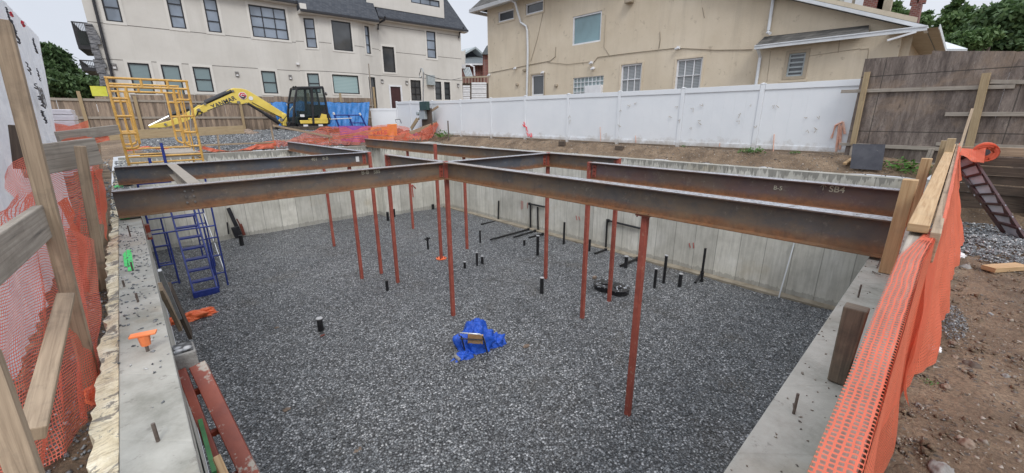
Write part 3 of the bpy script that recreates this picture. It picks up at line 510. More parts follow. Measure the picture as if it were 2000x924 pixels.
column(8.13, 11.05, BB-.004, 'column under the farthest beam, right of the central column')
t = column(6.86, 10.76, .52, 'lone tall column with a bolted base plate and no beam on it')
b = MB(); b.tube([(6.86, 10.76, G+.02), (6.86, 10.76, G+.04)], .17, 20); bp = b.build('base_plate', 'orange', t)
b = MB()
for a in range(4): b.tube([(6.86+.12*math.cos(a*1.57+.8), 10.76+.12*math.sin(a*1.57+.8), G+.04), (6.86+.12*math.cos(a*1.57+.8), 10.76+.12*math.sin(a*1.57+.8), G+.09)], .015, 6)
b.build('bolt', 'redbolt', bp)
for x, y in ((4.87, 2.62), (4.855, 7.24), (6.97, 5.1), (8.11, 5.14), (4.27, 10.96)):
    pass
# ------------------------------------------------------------------ pipes in the floor
def pipe(bx, by, ty, label, r=.045, cap=True, tee=False):
    p = at(bx, by, z=G); z = hgt(p, bx, ty); t = thing('standpipe', p, label, 'pipe', 'black standpipes in the gravel'); b = MB(); b.tube([p-Vector((0, 0, .05)), p+Vector((0, 0, z-G))], r, 12); b.build('pipe_body', 'pipe', t, smooth=False)
    if cap: b = MB(); b.tube([(p.x, p.y, z+.001), (p.x, p.y, z+.018)], r*1.12, 12); b.build('pipe_cap', 'pipecap', t)
    if tee: b = MB(); b.tube([(p.x-.1, p.y, z-.06), (p.x+.1, p.y, z-.06)], r*.9, 10); b.tube([(p.x, p.y, z-.14), (p.x, p.y, z-.02)], r*1.3, 10); b.build('fitting', 'pipe', t)
for a in ((627, 645, 622, 'thick capped pipe alone in the near left gravel', .062), (757, 569, 548, 'short pipe at the foot of the column pair', .04, False), (908, 525, 512, 'leftmost stub in the group of three right of the central column', .04), (932, 519, 494, 'tallest pipe in the group of three right of the central column', .035), (942, 514, 501, 'rightmost stub in the group of three right of the central column', .045), (938, 474, 450, 'thin pipe behind the group of three', .035, False),
          (1024, 479, 469, 'low stub beside the pipes laid on the gravel', .045, False), (1050, 498, 461, 'tall pipe left of the cross beam column', .05), (1058, 572, 543, 'capped pipe nearest the camera in the middle gravel', .05), (1101, 478, 434, 'tall pipe standing against the far right wall', .04, False), (1151, 491, 468, 'pipe between the wall pipe frames', .04, False), (1222, 523, 501, 'white topped pipe behind the sump covers', .055),
          (1278, 562, 525, 'pale capped pipe right of the nearest column', .04), (1296, 553, 499, 'taller pipe right of the nearest column', .04), (1327, 561, 535, 'short thick pipe farthest right but one', .05), (473, 479, 459, 'grey pipe below the tool on the back wall', .07, False), (836, 486, 463, 'pipe with a tee fitting left of the lone column', .035, False, True), (758, 431, 414, 'small pipe at the back wall behind the columns', .06, False), (771, 424, 408, 'thin pipe near the back wall corner', .04, False), (846, 408, 399, 'tiny pipe in the far corner of the pit', .07, False)):
    pipe(*a)
def wallpipe(label, lines, r=.035):
    p0 = lines[0][0]; t = thing('pipe_run', p0, label, 'pipe', 'black pipe runs along the far right wall')
    for L in lines:
        b = MB(); b.tube(L, r, 8); b.build('pipe_body', 'pipe', t)
    for L in lines: MB().tube([L[0]-Vector((0, 0, .05)), L[0]+Vector((0, 0, .05))], r*1.5, 8).build('fitting', 'pipe', t)
WX = XR-.07
def wp(x, y): return at(x, y, X=WX)
def fp(x, y, z=G+.05): return at(x, y, z=z)
wallpipe('single riser with a bent foot at the left of the far right wall', [[wp(973, 431), wp(974, 392)], [wp(973, 431), fp(940, 438)]])
wallpipe('double riser joined by a crossbar, three legs on the gravel', [[wp(1036, 446), wp(1036, 400)], [wp(1051, 450), wp(1050, 404)], [wp(1034, 398), wp(1064, 404)], [fp(1032, 448), fp(958, 468)], [fp(1045, 451), fp(1004, 463)], [fp(1060, 457), fp(1033, 464)]])
wallpipe('riser with a long horizontal arm behind the nearest column', [[wp(1183, 487), wp(1186, 428)], [wp(1188, 431), wp(1250, 446)], [fp(1183, 488), fp(1162, 495)]])
wallpipe('pipe stub lying across the footing behind the nearest column', [[fp(1245, 505), fp(1212, 519)]], .04)
wallpipe('rightmost riser with an elbow foot at the far right wall', [[at(1370, 550, z=G), at(1370, 550, z=G)+Vector((0, 0, .28))], [at(1370, 550, z=G)+Vector((.1, .05, .2)), at(1370, 550, z=G)+Vector((.1, .05, .95))], [at(1370, 550, z=G)+Vector((.1, .05, .22)), at(1358, 552, z=G+.05)]])
# sump covers
for (x, y), lb in (((1181, 564), 'left black sump pit cover with wet white patches'), ((1206, 572), 'right black sump pit cover with wet white patches')):
    p = at(x, y, z=G); t = thing('sump_pit', p, lb, 'sump pit', 'round black sump pits'); b = MB(); b.tube([p-Vector((0, 0, .1)), p+Vector((0, 0, .13))], .29, 32); b.build('basin', 'pipe', t)
    b = MB(); b.tube([p+Vector((0, 0, .13)), p+Vector((0, 0, .16))], .31, 32); b.tube([p+Vector((0, 0, .16)), p+Vector((0, 0, .18))], .1, 16); lid = b.build('lid', mk('sump lid', (.01, .01, .012), (.03, .03, .033), 5, .25, .1, spots=((.5, .52, .55), 9, .56)), t)
# conduit leaning on wall
b = MB(); b.tube([at(1520, 585, X=XR-.3)*1, at(1551, 475, X=XR-.03)], .015, 8); o = b.build('conduit', 'whitewet', loc=(XR-.2, 2.6, G)); tag(o, 'thin pale conduit leaning on the far right wall', 'conduit')
# red marks on walls
def mark(parent, pts, m='redmark', r=.018):
    b = MB(); b.tube(pts, r, 4); b.build('paint_mark', m, parent)
mw = XR-.008
for a, c in (((1018, 392), (1018, 409)), ((1021, 393), (1021, 408)), ((1030, 396), (1030, 407)), ((1125, 421), (1127, 430)), ((1130, 423), (1133, 430)), ((1346, 475), (1348, 484)), ((1354, 474), (1355, 485))): mark(wr, [at(*a, X=mw), at(*c, X=mw)], r=.014)
by = YF-.76
mark(wf, [at(807, 385, Y=by), at(805, 362, Y=by)], r=.03); mark(wf, [at(800, 370, Y=by), at(805, 361, Y=by), at(812, 368, Y=by)], r=.03)
# ------------------------------------------------------------------ blue tarp bundle, orange heap, tool, chips
def blob(c, rx, ry, rz_, seed, amp=.35, n=28, fl=0):
    b = MB(); c = Vector(c)
    def P(u, v):
        a = u*2*math.pi; p = v*math.pi*.52; d = Vector((math.cos(a)*math.sin(p), math.sin(a)*math.sin(p), math.cos(p)))
        k = 1+amp*noise.noise(d*1.8+Vector((seed, 0, 0)))+amp*.22*noise.noise(d*5+Vector((0, seed, 0)))+.09*(1-2*abs(math.sin(a*4.5+d.z*4+seed)))*math.sin(p)
        return c+Vector((d.x*rx*k, d.y*ry*k, max(-.01, d.z*rz_*k)))
    return b.grid(P, n*2, n)
c0 = at(930, 683, z=G); t = thing('tarp_bundle', c0, 'bright blue tarp bundled around a folding chair on the gravel', 'tarp')
blob(c0+Vector((.06, .10, 0)), .40, .34, .52, 3.1, .3, 40).build('tarp_sheet', 'tarp2', t, smooth=True)
blob(c0+Vector((-.33, -.05, 0)), .26, .14, .10, 8.1, .5).build('tarp_flap', 'tarp2', t); blob(c0+Vector((.45, -.12, 0)), .2, .14, .2, 4.2, .4).build('tarp_flap', 'tarp2', t)
def q(dx, dy, dz): return c0+_r*dx-Vector((FW.x, FW.y, 0)).normalized()*dy+Vector((0, 0, dz))
b = MB(); b.tube([q(-.22, .1, .30), q(-.30, .22, .46), q(-.27, .25, .52), q(.10, .27, .50), q(.16, .25, .45), q(.2, .18, .25)], .014, 8); b.build('chair_frame', 'alum', t, smooth=True)
b = MB(); b.tube([q(-.28, .26, .40), q(.16, .27, .38)], .012, 6); b.tube([q(.16, .26, .45), q(.24, .2, .05)], .014, 6); b.tube([q(-.25, .26, .45), q(-.18, .2, .02)], .014, 6); b.build('chair_strap', 'blackm', t)
b = MB(); b.bar(q(-.13, .22, .38), q(.16, .22, .36), .03, .24, up=(0, -.45, 1)); b.build('cardboard_panel', 'card', t)
b = MB(); b.tube([q(-.37, .36, .10), q(-.27, .45, .05)], .035, 8); b.build('glove', 'rockg', t)
p = at(372, 622, z=G); t = thing('netting_heap', p, 'crumpled orange netting lying on gravel at left wall foot', 'netting')
blob(p+Vector((-.02, -.05, 0)), .42, .14, .16, 5.5, .6).build('netting_roll', 'orange', t); blob(p+Vector((.22, .10, 0)), .30, .10, .12, 2.5, .4).build('netting_fold', 'orange', t)
# hanging tool on back wall
p = at(466, 452, Y=YF-.15); t = thing('concrete_saw', p, 'black and orange saw hanging on the back wall, blade up', 'power saw'); tx = Vector((1, 0, 0)); tz = Vector((0, 0, 1))
b = MB(); b.bar(p+tz*.02-tx*.0, p+tz*.95-tx*.18, .05, .13, up=(1, 0, 0)); b.build('guide_bar', 'blackm', t)
b = MB(); b.bar(p-tz*.20-tx*.03, p+tz*.20-tx*.09, .16, .26, up=(1, 0, 0)); b.tube([p-tx*.33-tz*.05, p-tx*.30+tz*.42], .03, 6); b.build('engine', 'black', t, bevel=.03)
b = MB(); b.bar(p+tx*.16-tz*.18, p+tx*.10+tz*.28, .08, .10, up=(1, 0, 0)); b.tube([p+tx*.08+tz*.25, p+tx*.02+tz*.5], .025, 6); b.build('handle', 'redbolt', t, bevel=.02)
for (x, y), (w, h, l), m_, lb in (((497, 455), (.5, .05, .14), 'rock', 'small wooden offcut against the back wall'), ((1161, 544), (0.12, .08, .07), 'rock', 'little brown brick piece beside the sump covers')):
    p = at(x, y, z=G); b = MB(); b.box(p+Vector((0, 0, l/2)), (w, h, l), 5); tag(b.build('wood_offcut' if w > .2 else 'brick_piece', m_, loc=p, bevel=.008), lb, 'debris')
for (x, y), s_, m_, lb in (((1028, 676), .05, 'rock', 'reddish chips beside the blue tarp bundle'), ((540, 640), .03, 'rock', 'small brown clod left of the thick capped pipe'), ((630, 655), .035, 'redbolt', 'tiny brick chip in front of the thick capped pipe'), ((700, 880), .05, 'rock', 'brown clod near the bottom centre of the gravel'), ((560, 800), .04, 'rock', 'brown clod between red frame and tarp bundle')):
    p = at(x, y, z=G); tag(blob((p.x, p.y, G), s_*1.5, s_, s_*.5, x, .5, 8).build('clod', m_, loc=p), lb, 'debris')
# ------------------------------------------------------------------ rebar stubs, orange cap
def stub(p, q_, r, label): b = MB(); b.tube([p, q_], r, 7); return tag(b.build('rebar_dowel', 'rebar', loc=p), label, 'rebar', 'steel dowels standing on the wall tops')
for b0, t0, lb in (((309, 862), (302, 826), 'nearest steel dowel on the left wall top'), ((260, 529), (258, 511), 'dowel beside the long green paint mark'), ((270, 590), (268, 572), 'dowel between green mark and orange cap'), ((255, 462), (253, 440), 'dowel in front of the left beam end'), ((243, 560), (252, 545), 'thin bent dowel lying left of the stone chips')):
    p = at(*b0, z=0); stub(p, Vector((p.x, p.y, hgt(p, *t0))), .007, lb)
p = at(309, 862, z=0)
for b0, t0, lb in (((1550, 808), (1556, 768), 'nearest dowel with a bent tip on the near right wall top'), ((1676, 581), (1683, 556), 'dowel behind the cut post on the near right wall'), ((1634, 668), (1637, 640), 'dowel left of the cut post on the near right wall')):
    p = at(*b0, z=0); o = stub(p, Vector((p.x, p.y, hgt(p, *t0))), .006, lb)
    if b0[0] == 1550: b = MB(); b.tube([p+Vector((.004, 0, .012)), p+Vector((.03, .012, .03))], .004, 6); b.build('tie_wire', 'rebar', o)
for pa, pb, lb in (((1713, 523), (1720, 506), 'short bent wire beside the right beam seat'), ((1704, 530), (1720, 537), 'short rusty nail bar lying below the right beam seat')):
    stub(at(*pa, z=.008), at(*pb, z=.02), .004, lb)
p = at(289, 686, z=0); t = thing('capped_dowel', p, 'flat orange safety cap on a dowel on left wall top', 'rebar cap')
b = MB(); b.tube([p, p+Vector((0, 0, .05))], .008, 8); b.build('dowel', 'rebar', t)
b = MB(); b.tube([p+Vector((0, 0, .04)), p+Vector((0, 0, .10))], .022, 8, r2=.028); b.build('collar', 'capor', t); b = MB(); b.box(p+Vector((0, 0, .107)), (.115, .05, .012), -12); b.build('plate', 'capor', t, bevel=.003)
# ------------------------------------------------------------------ red wall form lying at the left wall foot
p = at(360, 692, z=-.12); t = thing('wall_form', (p.x, p.y, G), 'red steel ladder frame with concrete filled head leaning by left wall', 'form frame')
HX = p.x; HY = p.y+.02
b = MB(); b.box((HX, HY+.02, -.16), (.115, .15, .12)); b.build('head_block', 'rockg', t, bevel=.008)
b = MB(); b.box((HX, HY+.02, -.095), (.09, .12, .015)); b.build('head_fill', 'gravel2', t)
for dx, ex in ((-.03, .02), (.05, .10)):
    b = MB(); b.bar((HX+dx, HY-.03, -.22), (HX+dx+ex+.10, HY-1.35, -1.25), (.085 if ex > .05 else .045), .075, up=(0, .6, 1)); b.build('rail', 'redform', t, bevel=.004)
for k in range(6):
    u = (k+.5)/6; y = HY-.03-1.32*u; z = -.22-1.03*u; b = MB(); b.bar((HX-.045+.12*u, y, z-.02), (HX+.05+.22*u, y, z-.02), .03, .03); b.build('rung', 'redform', t)
p = at(407, 800, X=.02); o = MB(); o.bar((.01, 2.15, -1.0), (.01, 2.9, -1.0), .02, 1.2); tag(o.build('form_panel', 'greenpl', loc=(.01, 2.5, -1.6)), 'dark green form panel with yellow scuffs behind the red frame', 'form panel')
def bar_thing(name, p0, p1, w, h, m, label, cat, group=None, up=(0, 0, 1), bevel=.004):
    b = MB(); b.bar(p0, p1, w, h, up=up); lo = p0 if Vector(p0).z < Vector(p1).z else p1
    return tag(b.build(name, m, loc=lo, bevel=bevel), label, cat, group)
bar_thing('steel_angle', at(300, 530, z=-.02)+Vector((.04, 0, 0)), at(352, 622, z=-1.0), .03, .03, 'steelg', 'thin grey steel angle leaning against the inside of left wall', 'steel angle')
bar_thing('brace_board', at(312, 560, z=-.4), at(352, 640, z=-1.25), .04, .10, 'woodg', 'short weathered board wedged low inside the left wall', 'board')
bar_thing('brace_board', at(330, 560, z=-.6), at(372, 655, z=-1.5), .04, .14, 'wooddk', 'dark board wedged inside the left wall above the red frame', 'board')
bar_thing('handled_tool', at(505, 770, z=-1.8)*0+Vector((.03, 2.05, -.25)), Vector((.14, 1.35, -.9)), .03, .03, 'wood', 'wooden handle leaning between left wall and red frame', 'tool handle')
# ------------------------------------------------------------------ scaffold tower: blue lower, yellow upper
T0 = (0.03, 12.95)
def tubeset(name, lines, r, m, parent): 
    b = MB()
    for L in lines: b.tube(L, r, 7)
    return b.build(name, m, parent, smooth=False)
x0, x1, y0, y1 = .04, 1.34, 13.0, 15.1; zt = -1.45
t = thing('blue_scaffold', (x0, y0, G), 'blue tube scaffold base with a stair standing at the left wall', 'scaffold')
for yy_, nm in ((y0, 'end_frame'), (y1, 'end_frame')):
    L = [[(x0, yy_, G), (x0, yy_, zt+.05)], [(x1, yy_, G), (x1, yy_, zt+.05)], [(x0, yy_, zt), (x1, yy_, zt)], [(x0+.3, yy_, G+.35), (x0+.3, yy_, zt)], [(x1-.25, yy_, G+.35), (x1-.25, yy_, zt)]]
    for k in range(3): L += [[(x0, yy_, G+.4+.5*k), (x0+.3, yy_, G+.4+.5*k)], [(x1-.25, yy_, G+.4+.5*k), (x1, yy_, G+.4+.5*k)]]
    tubeset(nm, L, .021, 'blue', t)
for s in (x0, x1): tubeset('cross_brace', [[(s, y0, G+.3), (s, y1, zt)], [(s, y0, zt), (s, y1, G+.3)]], .012, 'alum', t)
for yy_ in (y0, y1): MB().bar((x0, yy_, zt+1.3), (x0+.62, yy_, zt+1.3), .05, .16).build('guard_plate', 'blue', t)
L = []
for yy_ in (y0, y1): L += [[(x0, yy_, zt+.05), (x0, yy_, .05)], [(x1, yy_, zt+.05), (x1, yy_, .05)], [(x0, yy_, zt+1.35), (x1, yy_, zt+1.35)]]
tubeset('upper_frame', L, .021, 'blue', t)
t = thing('steel_stair', (.8, 12.7, G), 'blue steel stair with grated treads inside the scaffold base', 'stair')
sb = Vector((.56, 12.68, G)); sw = .5; run = 1.5; rise = 2.05
for dx in (0, sw):
    b = MB(); b.bar(sb+Vector((dx, 0, .02)), sb+Vector((dx, run, rise)), .04, .12, up=(0, -1, 1)); b.build('stringer', 'blue', t, bevel=.004)
for k in range(8):
    c = sb+Vector((sw/2, run*(k+.3)/8, rise*(k+.3)/8)); b = MB(); b.box(c, (sw-.04, .2, .035)); b.build('tread', 'blue', t)
b = MB(); b.box(sb+Vector((sw/2, -.06, .07)), (sw+.06, .1, .16)); b.build('foot_plate', 'blue', t)
tubeset('handrail', [[sb+Vector((sw+.05, .1, .9)), sb+Vector((sw+.05, run, rise+.9))], [sb+Vector((sw+.05, run, rise)), sb+Vector((sw+.05, run, rise+.9))], [sb+Vector((sw+.05, .1, .05)), sb+Vector((sw+.05, .1, .9))]], .018, 'blue', t)
# yellow upper tower
t = thing('yellow_scaffold', (x0, y0, .05), 'yellow tube scaffold frames rising above the left beams', 'scaffold')
x0, x1 = -.02, 1.38; zb, zt = .28, 2.16
for yy_, zz_ in ((13.0, 2.16), (15.1, 2.16)):
    L = [[(x0, yy_, .0), (x0, yy_, zz_)], [(x1, yy_, .0), (x1, yy_, zz_)], [(x0-.03, yy_, zz_-.02), (x1+.03, yy_, zz_-.02)], [(x0+.02, yy_, zz_-.2), (x1-.02, yy_, zz_-.2)]]
    for i in (1, 2): L.append([(x0+(x1-x0)*i/3+.1, yy_, zz_-.2), (x0+(x1-x0)*i/3+.1, yy_, zz_-.02)])
    for s, sg in ((x0, 1), (x1, -1)):
        xi = s+sg*.28; L.append([(xi, yy_, zz_-.2), (xi, yy_, .72), (xi-sg*.03, yy_, .66), (xi-sg*.10, yy_, .62), (s, yy_, .62)])
        for k in range(3): L.append([(s, yy_, .95+.38*k), (xi, yy_, .95+.38*k)])
    tubeset('end_frame', L, .027, 'yscaf', t)
    for xi in (x0+.14, x1-.14): tubeset('inner_post', [[(xi, yy_, .5), (xi, yy_, zz_-.2)]], .015, 'yscaf', t)
tubeset('side_rail', [[(x0, 13, .3), (x0, 15.1, .3)], [(x1, 13, .3), (x1, 15.1, .3)], [(x0, 13, .42), (x1, 13, .42)], [(x0, 13, .28), (x1, 13, .28)], [(x0, 15.1, .35), (x1, 15.1, .35)], [(x0, 15.1, .5), (x1, 15.1, .5)]], .022, 'yscaf', t)
tubeset('cross_brace', [[(x1, 13.0, 1.75), (x1, 15.1, .35)]], .014, 'white', t)
b = MB(); b.bar((.66, 14, .45), (1.36, 14, .45), 1.9, .03); b.bar((.66, 13.02, .4), (1.36, 13.02, .4), .03, .07); b.build('platform', 'woodgray', t)
tubeset('coupler', [[(.36, 12.98, .26), (.36, 12.98, .38)]], .03, 'blue', t); tubeset('coupler', [[(.64, 12.98, .24), (.64, 12.98, .72)]], .03, 'blue', t)
# ------------------------------------------------------------------ guard rail along the back wall
t = thing('guard_rail', (6, YFo+.1, .1), 'board guard rail with sagging orange netting behind the back wall', 'guard rail')
GY = YFo+.12
def gp(x, y, Y=GY): return at(x, y, Y=Y)
for a, c in (((530, 248), (538, 292)), ((640, 248), (646, 285)), ((425, 262), (430, 300))):
    p0 = gp(*c); p1 = gp(*a); b = MB(); b.bar((p0.x, GY+.05, 0), (p1.x, GY+.05, p1.z), .05, .09); b.build('post', 'woodg', t, bevel=.003)
def rail(a, c, h, m='woodg', Y=GY, Y2=None):
    b = MB(); b.bar(at(*a, Y=Y), at(*c, Y=Y2 or Y), .04, h); return b.build('rail', m, t, bevel=.004)
rail((198, 266), (476, 253), .30, 'woodtan', GY+.2); rail((300, 288), (535, 278), .06); rail((533, 245), (650, 268), .08, 'woodg'); rail((600, 280), (745, 252), .10, 'woodg', GY+.05, GY+.6); rail((545, 275), (690, 268), .07, 'woodgray', GY+.2)
def netstrip(name, top, bot, m, parent, nu=60, nv=8, wr_=.06, su=None, seed=0, loc=None, thick=None):
    """netting hung between two polylines of 3D points"""
    def pl(P, u):
        P = [Vector(p) for p in P]; k = u*(len(P)-1); i = min(int(k), len(P)-2); f = k-i; return P[i].lerp(P[i+1], f)
    L = sum((Vector(top[i+1])-Vector(top[i])).length for i in range(len(top)-1)); H = (Vector(top[0])-Vector(bot[0])).length
    b = MB()
    def P(u, v):
        a, c = pl(top, u), pl(bot, u); p = a.lerp(c, v); w = wr_*(.3+v)
        nrm = (c-a).cross(pl(top, min(1, u+.01))-pl(top, max(0, u-.01)))
        nrm = nrm.normalized() if nrm.length > 1e-6 else Vector((0, 1, 0))
        return p+nrm*w*(noise.noise(Vector((u*L*5+seed, v*1.2, seed)))+.6*noise.noise(Vector((u*L*11+v*2, v*3, seed+4))))+Vector((0, 0, wr_*.5*noise.noise(Vector((u*L*3, v*2, seed+9)))))
    b.grid(P, nu, nv, L, H)
    return b.build(name, m, parent, loc=loc, smooth=True)
netstrip('netting', [gp(x, y) for x, y in ((395, 284), (420, 291), (450, 296), (480, 290), (505, 279), (538, 274))], [gp(x, y) for x, y in ((395, 292), (420, 298), (450, 302), (480, 299), (505, 292), (540, 289))], 'meshS', t, wr_=.08, seed=3)
netstrip('netting', [gp(x, y) for x, y in ((538, 272), (560, 276), (590, 262), (640, 245), (690, 252), (760, 242), (800, 248))], [gp(x, y) for x, y in ((540, 286), (560, 286), (600, 284), (650, 283), (690, 283), (750, 276), (800, 274))], 'meshN', t, nu=90, nv=12, wr_=.2, seed=5)
netstrip('netting', [gp(x, y) for x, y in ((245, 292), (290, 285), (330, 290), (395, 295))], [gp(x, y) for x, y in ((245, 296), (290, 290), (330, 295), (395, 300))], 'meshS', t, wr_=.08, seed=13)
netstrip('netting', [at(x, y, Y=YFo+1.2) for x, y in ((770, 262), (800, 256), (840, 244), (862, 236))], [at(x, y, Y=YFo+.6) for x, y in ((790, 272), (810, 272), (830, 273), (842, 272))], 'meshN', t, nu=60, nv=12, wr_=.2, seed=15)
b = MB(); b.bar(at(770, 272, Y=YFo+.9), at(866, 236, Y=YFo+1.3), .04, .20); b.bar(at(800, 268, Y=YFo+.7), at(700, 262, Y=YFo+.9), .04, .07); b.build('rail', 'woodg', t, bevel=.004)
# gravel heap behind the back wall
g = MB()
def heap(u, v):
    x = .3+u*8.3; y = YFo+.12+v*5.2; e = min(1, 5*u)*min(1, 6*(1-u))*sm(v*3.2)*sm((1-v)*3)
    return (x, y, gh(x, y)-.03+e*(.33+.16*nz(x, y, 2, .6)+.06*nz(x, y, 4, 3)))
g.grid(heap, 80, 50); o = g.build('gravel_heap', 'gravel2', smooth=True); tag(o, 'grey gravel spread behind the back wall below the boom', 'gravel', None, 'stuff')
n = 14000; uu = rng.uniform(0, 1, (n, 2)); stones('heap_stones', np.array([heap(a, c_) for a, c_ in uu]), rng.uniform(.015, .045, n), 'stone', label='loose grey stones lying on the gravel behind the back wall', cat='gravel')
for (x, y), s, lb in (((492, 262), .35, 'dark broken lump on top of the gravel left of excavator'), ((510, 268), .22, 'smaller dark lump on the gravel left of excavator')):
    p = at(x, y, Y=21.5); o = blob(p-Vector((0, 0, s*.6)), s*1.4, s, s, x, .5, 12).build('broken_lump', 'rock', loc=p); tag(o, lb, 'rubble')
# ------------------------------------------------------------------ excavator
EY = 23.3
def ex(x, y, Y=EY): return at(x, y, Y=Y)
t = thing('excavator', (7.2, EY, .5), 'yellow mini excavator with black cab and boom stretched left', 'excavator')
def pr(name, pts, m, th, parent=t, Y=EY, bevel=.02):
    b = MB(); b.prism([ex(x, y, Y-th/2) for x, y in pts], (0, th, 0)); return b.build(name, m, parent, bevel=bevel)
boom = pr('boom', [(554, 240), (548, 241), (544, 236), (551, 229), (533, 223), (505, 211), (482, 201), (472, 204), (463, 202), (448, 201), (379, 228), (381, 214), (392, 207), (447, 175), (456, 172), (472, 173), (483, 176), (503, 188), (557, 222)], 'yellow', .26)
stick = pr('stick', [(290, 246), (292, 250), (323, 249), (352, 241), (378, 231), (392, 222), (398, 206), (388, 205), (362, 222), (330, 236)], 'yellow', .2, bevel=.015)
b = MB(); b.tube([ex(401, 201, EY-.05), ex(452, 178, EY-.05)], .11, 12); b.tube([ex(401, 201, EY-.05), ex(384, 211, EY-.05)], .05, 10); b.build('boom_cylinder', 'black', boom)
b = MB(); b.tube([ex(330, 226, EY), ex(357, 216, EY), ex(385, 207)], .085, 10); b.build('stick_cylinder', 'black', stick); b = MB(); b.tube([ex(291, 246, EY), ex(330, 227, EY)], .04, 8); b.build('cylinder_rod', 'alum', stick)
for dy in (-.17, .17):
    b = MB(); b.tube([ex(484, 202, EY+dy), ex(520, 224, EY+dy)], .06, 10); b.tube([ex(518, 223, EY+dy), ex(546, 241, EY+dy)], .09, 10); b.build('lift_cylinder', 'black', boom)
b = MB(); b.tube([ex(384, 226, EY-.14), ex(387, 217, EY-.16), ex(395, 219, EY-.16), ex(393, 226, EY-.14)], .03, 6); b.tube([ex(405, 216, EY-.15), ex(440, 203, EY-.15), ex(452, 200, EY-.15)], .018, 6); b.build('hose', 'black', boom)
for x, y, rr in ((388, 215, .07), (466, 200, .07), (400, 203, .05), (455, 178, .05), (550, 234, .08), (323, 243, .05)):
    b = MB(); b.tube([ex(x, y, EY-.17), ex(x, y, EY+.17)], rr, 12); b.build('pin', 'bolt', boom)
b = MB(); b.tube([ex(552, 232, EY-.15), ex(536, 223, EY-.17), ex(505, 207, EY-.15), ex(492, 200, EY-.15)], .016, 6); b.build('hose', 'black', boom)
b = MB(); b.tube([ex(553, 236, EY-.3), ex(560, 226, EY-.35), ex(567, 240, EY-.3), ex(562, 246, EY-.35)], .03, 6); b.build('hose', 'black', t)
v0 = ex(416, 213, EY-.14); v1 = ex(455, 197, EY-.14); text_mesh('lettering', 'YANMAR', .26, v0, v1-v0, Vector((0, 0, 1))-(v1-v0).normalized()*((v1-v0).normalized().z), 'ink', boom)
c = ex(474, 187, EY-.14)
def disc(c, r, m, nm, off, n=20, sq=1): b = MB(); b.tube([c+Vector((0, -off, 0)), c+Vector((0, -off-.006, 0))], r, n); return b.build(nm, m, boom)
disc(c, .165, 'decal', 'emblem', .0); disc(c, .15, 'inkr', 'emblem', .006, 6)
b = MB(); b.tube([c+Vector((.09*math.cos(a)*(1-.05*k), -.018, .07*math.sin(a)*(1-.05*k))) for k, a in enumerate([.5+i*.6 for i in range(9)])], .018, 5); b.build('emblem', 'decal', boom)
b = MB(); b.prism([c+Vector((-.15, -.014, -.02)), c+Vector((.15, -.014, -.02)), c+Vector((.0, -.014, -.16))], (0, -.004, 0)); b.build('emblem', 'ink', boom)
disc(ex(490, 192, EY-.14), .09, 'decal', 'emblem', 0)
# body
bx0, bx1 = ex(560, 245).x, ex(637, 245).x; DY = 1.5; y0, y1 = EY-.55, EY+1.0
body = MB(); body.prism([(bx0+.35, y0, .98), (bx1, y0, .98), (bx1+.12, y0, 1.3), (bx1+.05, y0, 1.55), (bx0+.4, y0, 1.35)], (0, y1-y0, 0)); body = body.build('body', 'black', t, bevel=.04)
b = MB(); b.prism([(bx0+.5, y0-.02, 1.03), (bx1-.1, y0-.02, 1.03), (bx1-.02, y0-.02, 1.2), (bx0+.48, y0-.02, 1.2)], (0, .1, 0)); b.build('skirt_panel', 'yellow', body, bevel=.02)
b = MB(); b.prism([(bx0+.9, y0-.026, 1.225), (bx1+.05, y0-.026, 1.225), (bx1+.05, y0-.026, 1.30), (bx0+.9, y0-.026, 1.30)], (0, .1, 0)); b.build('trim_stripe', 'yellow', body)
for xx in (.62, 1.35): b = MB(); b.prism([(bx0+xx, y0-.012, .9), (bx0+xx+.22, y0-.012, .9), (bx0+xx+.22, y0-.012, .99), (bx0+xx, y0-.012, .99)], (0, -.01, 0)); b.build('notice_plate', 'decal', body)
b = MB(); b.prism([(bx0+.4, y0+.03, .78), (bx1-.1, y0+.03, .78), (bx1-.1, y0+.03, .98), (bx0+.4, y0+.03, .98)], (0, y1-y0-.1, 0)); b.build('turntable', 'black', t)
# swing bracket
b = MB(); b.bar(ex(556, 246), ex(553, 222), .35, .22, up=(1, 0, 0)); b.build('swing_bracket', 'yellow', t, bevel=.03)
b = MB(); b.bar((bx0-.05, EY, .95), (bx0+.6, EY, 1.0), .5, .35); b.build('pivot', 'black', t, bevel=.05)
# tracks
for yy_ in (EY-.55, EY+.75):
    b = MB(); pts = []; xa, xb, zc, rr = bx0-.25, bx1-.15, .66, .24
    for k in range(9): a = math.pi/2+math.pi*k/8; pts.append((xa+rr*math.cos(a), yy_-.18, zc+rr*math.sin(a)))
    for k in range(9): a = -math.pi/2+math.pi*k/8; pts.append((xb+rr*math.cos(a), yy_-.18, zc+rr*math.sin(a)))
    b.prism(pts, (0, .36, 0)); tr = b.build('track', 'mudm', t, bevel=.02)
    b = MB()
    for k in range(5): b.tube([(xa+(xb-xa)*k/4, yy_-.2, zc-.02), (xa+(xb-xa)*k/4, yy_+.2, zc-.02)], .12 if k in (1, 2, 3) else .17, 12)
    b.build('roller', 'blackm', tr)
b = MB(); b.bar((bx0-.65, EY+.1, .62), (bx0-.6, EY+.1, .62), 1.7, .35); b.build('dozer_blade', 'blackm', t, bevel=.02)
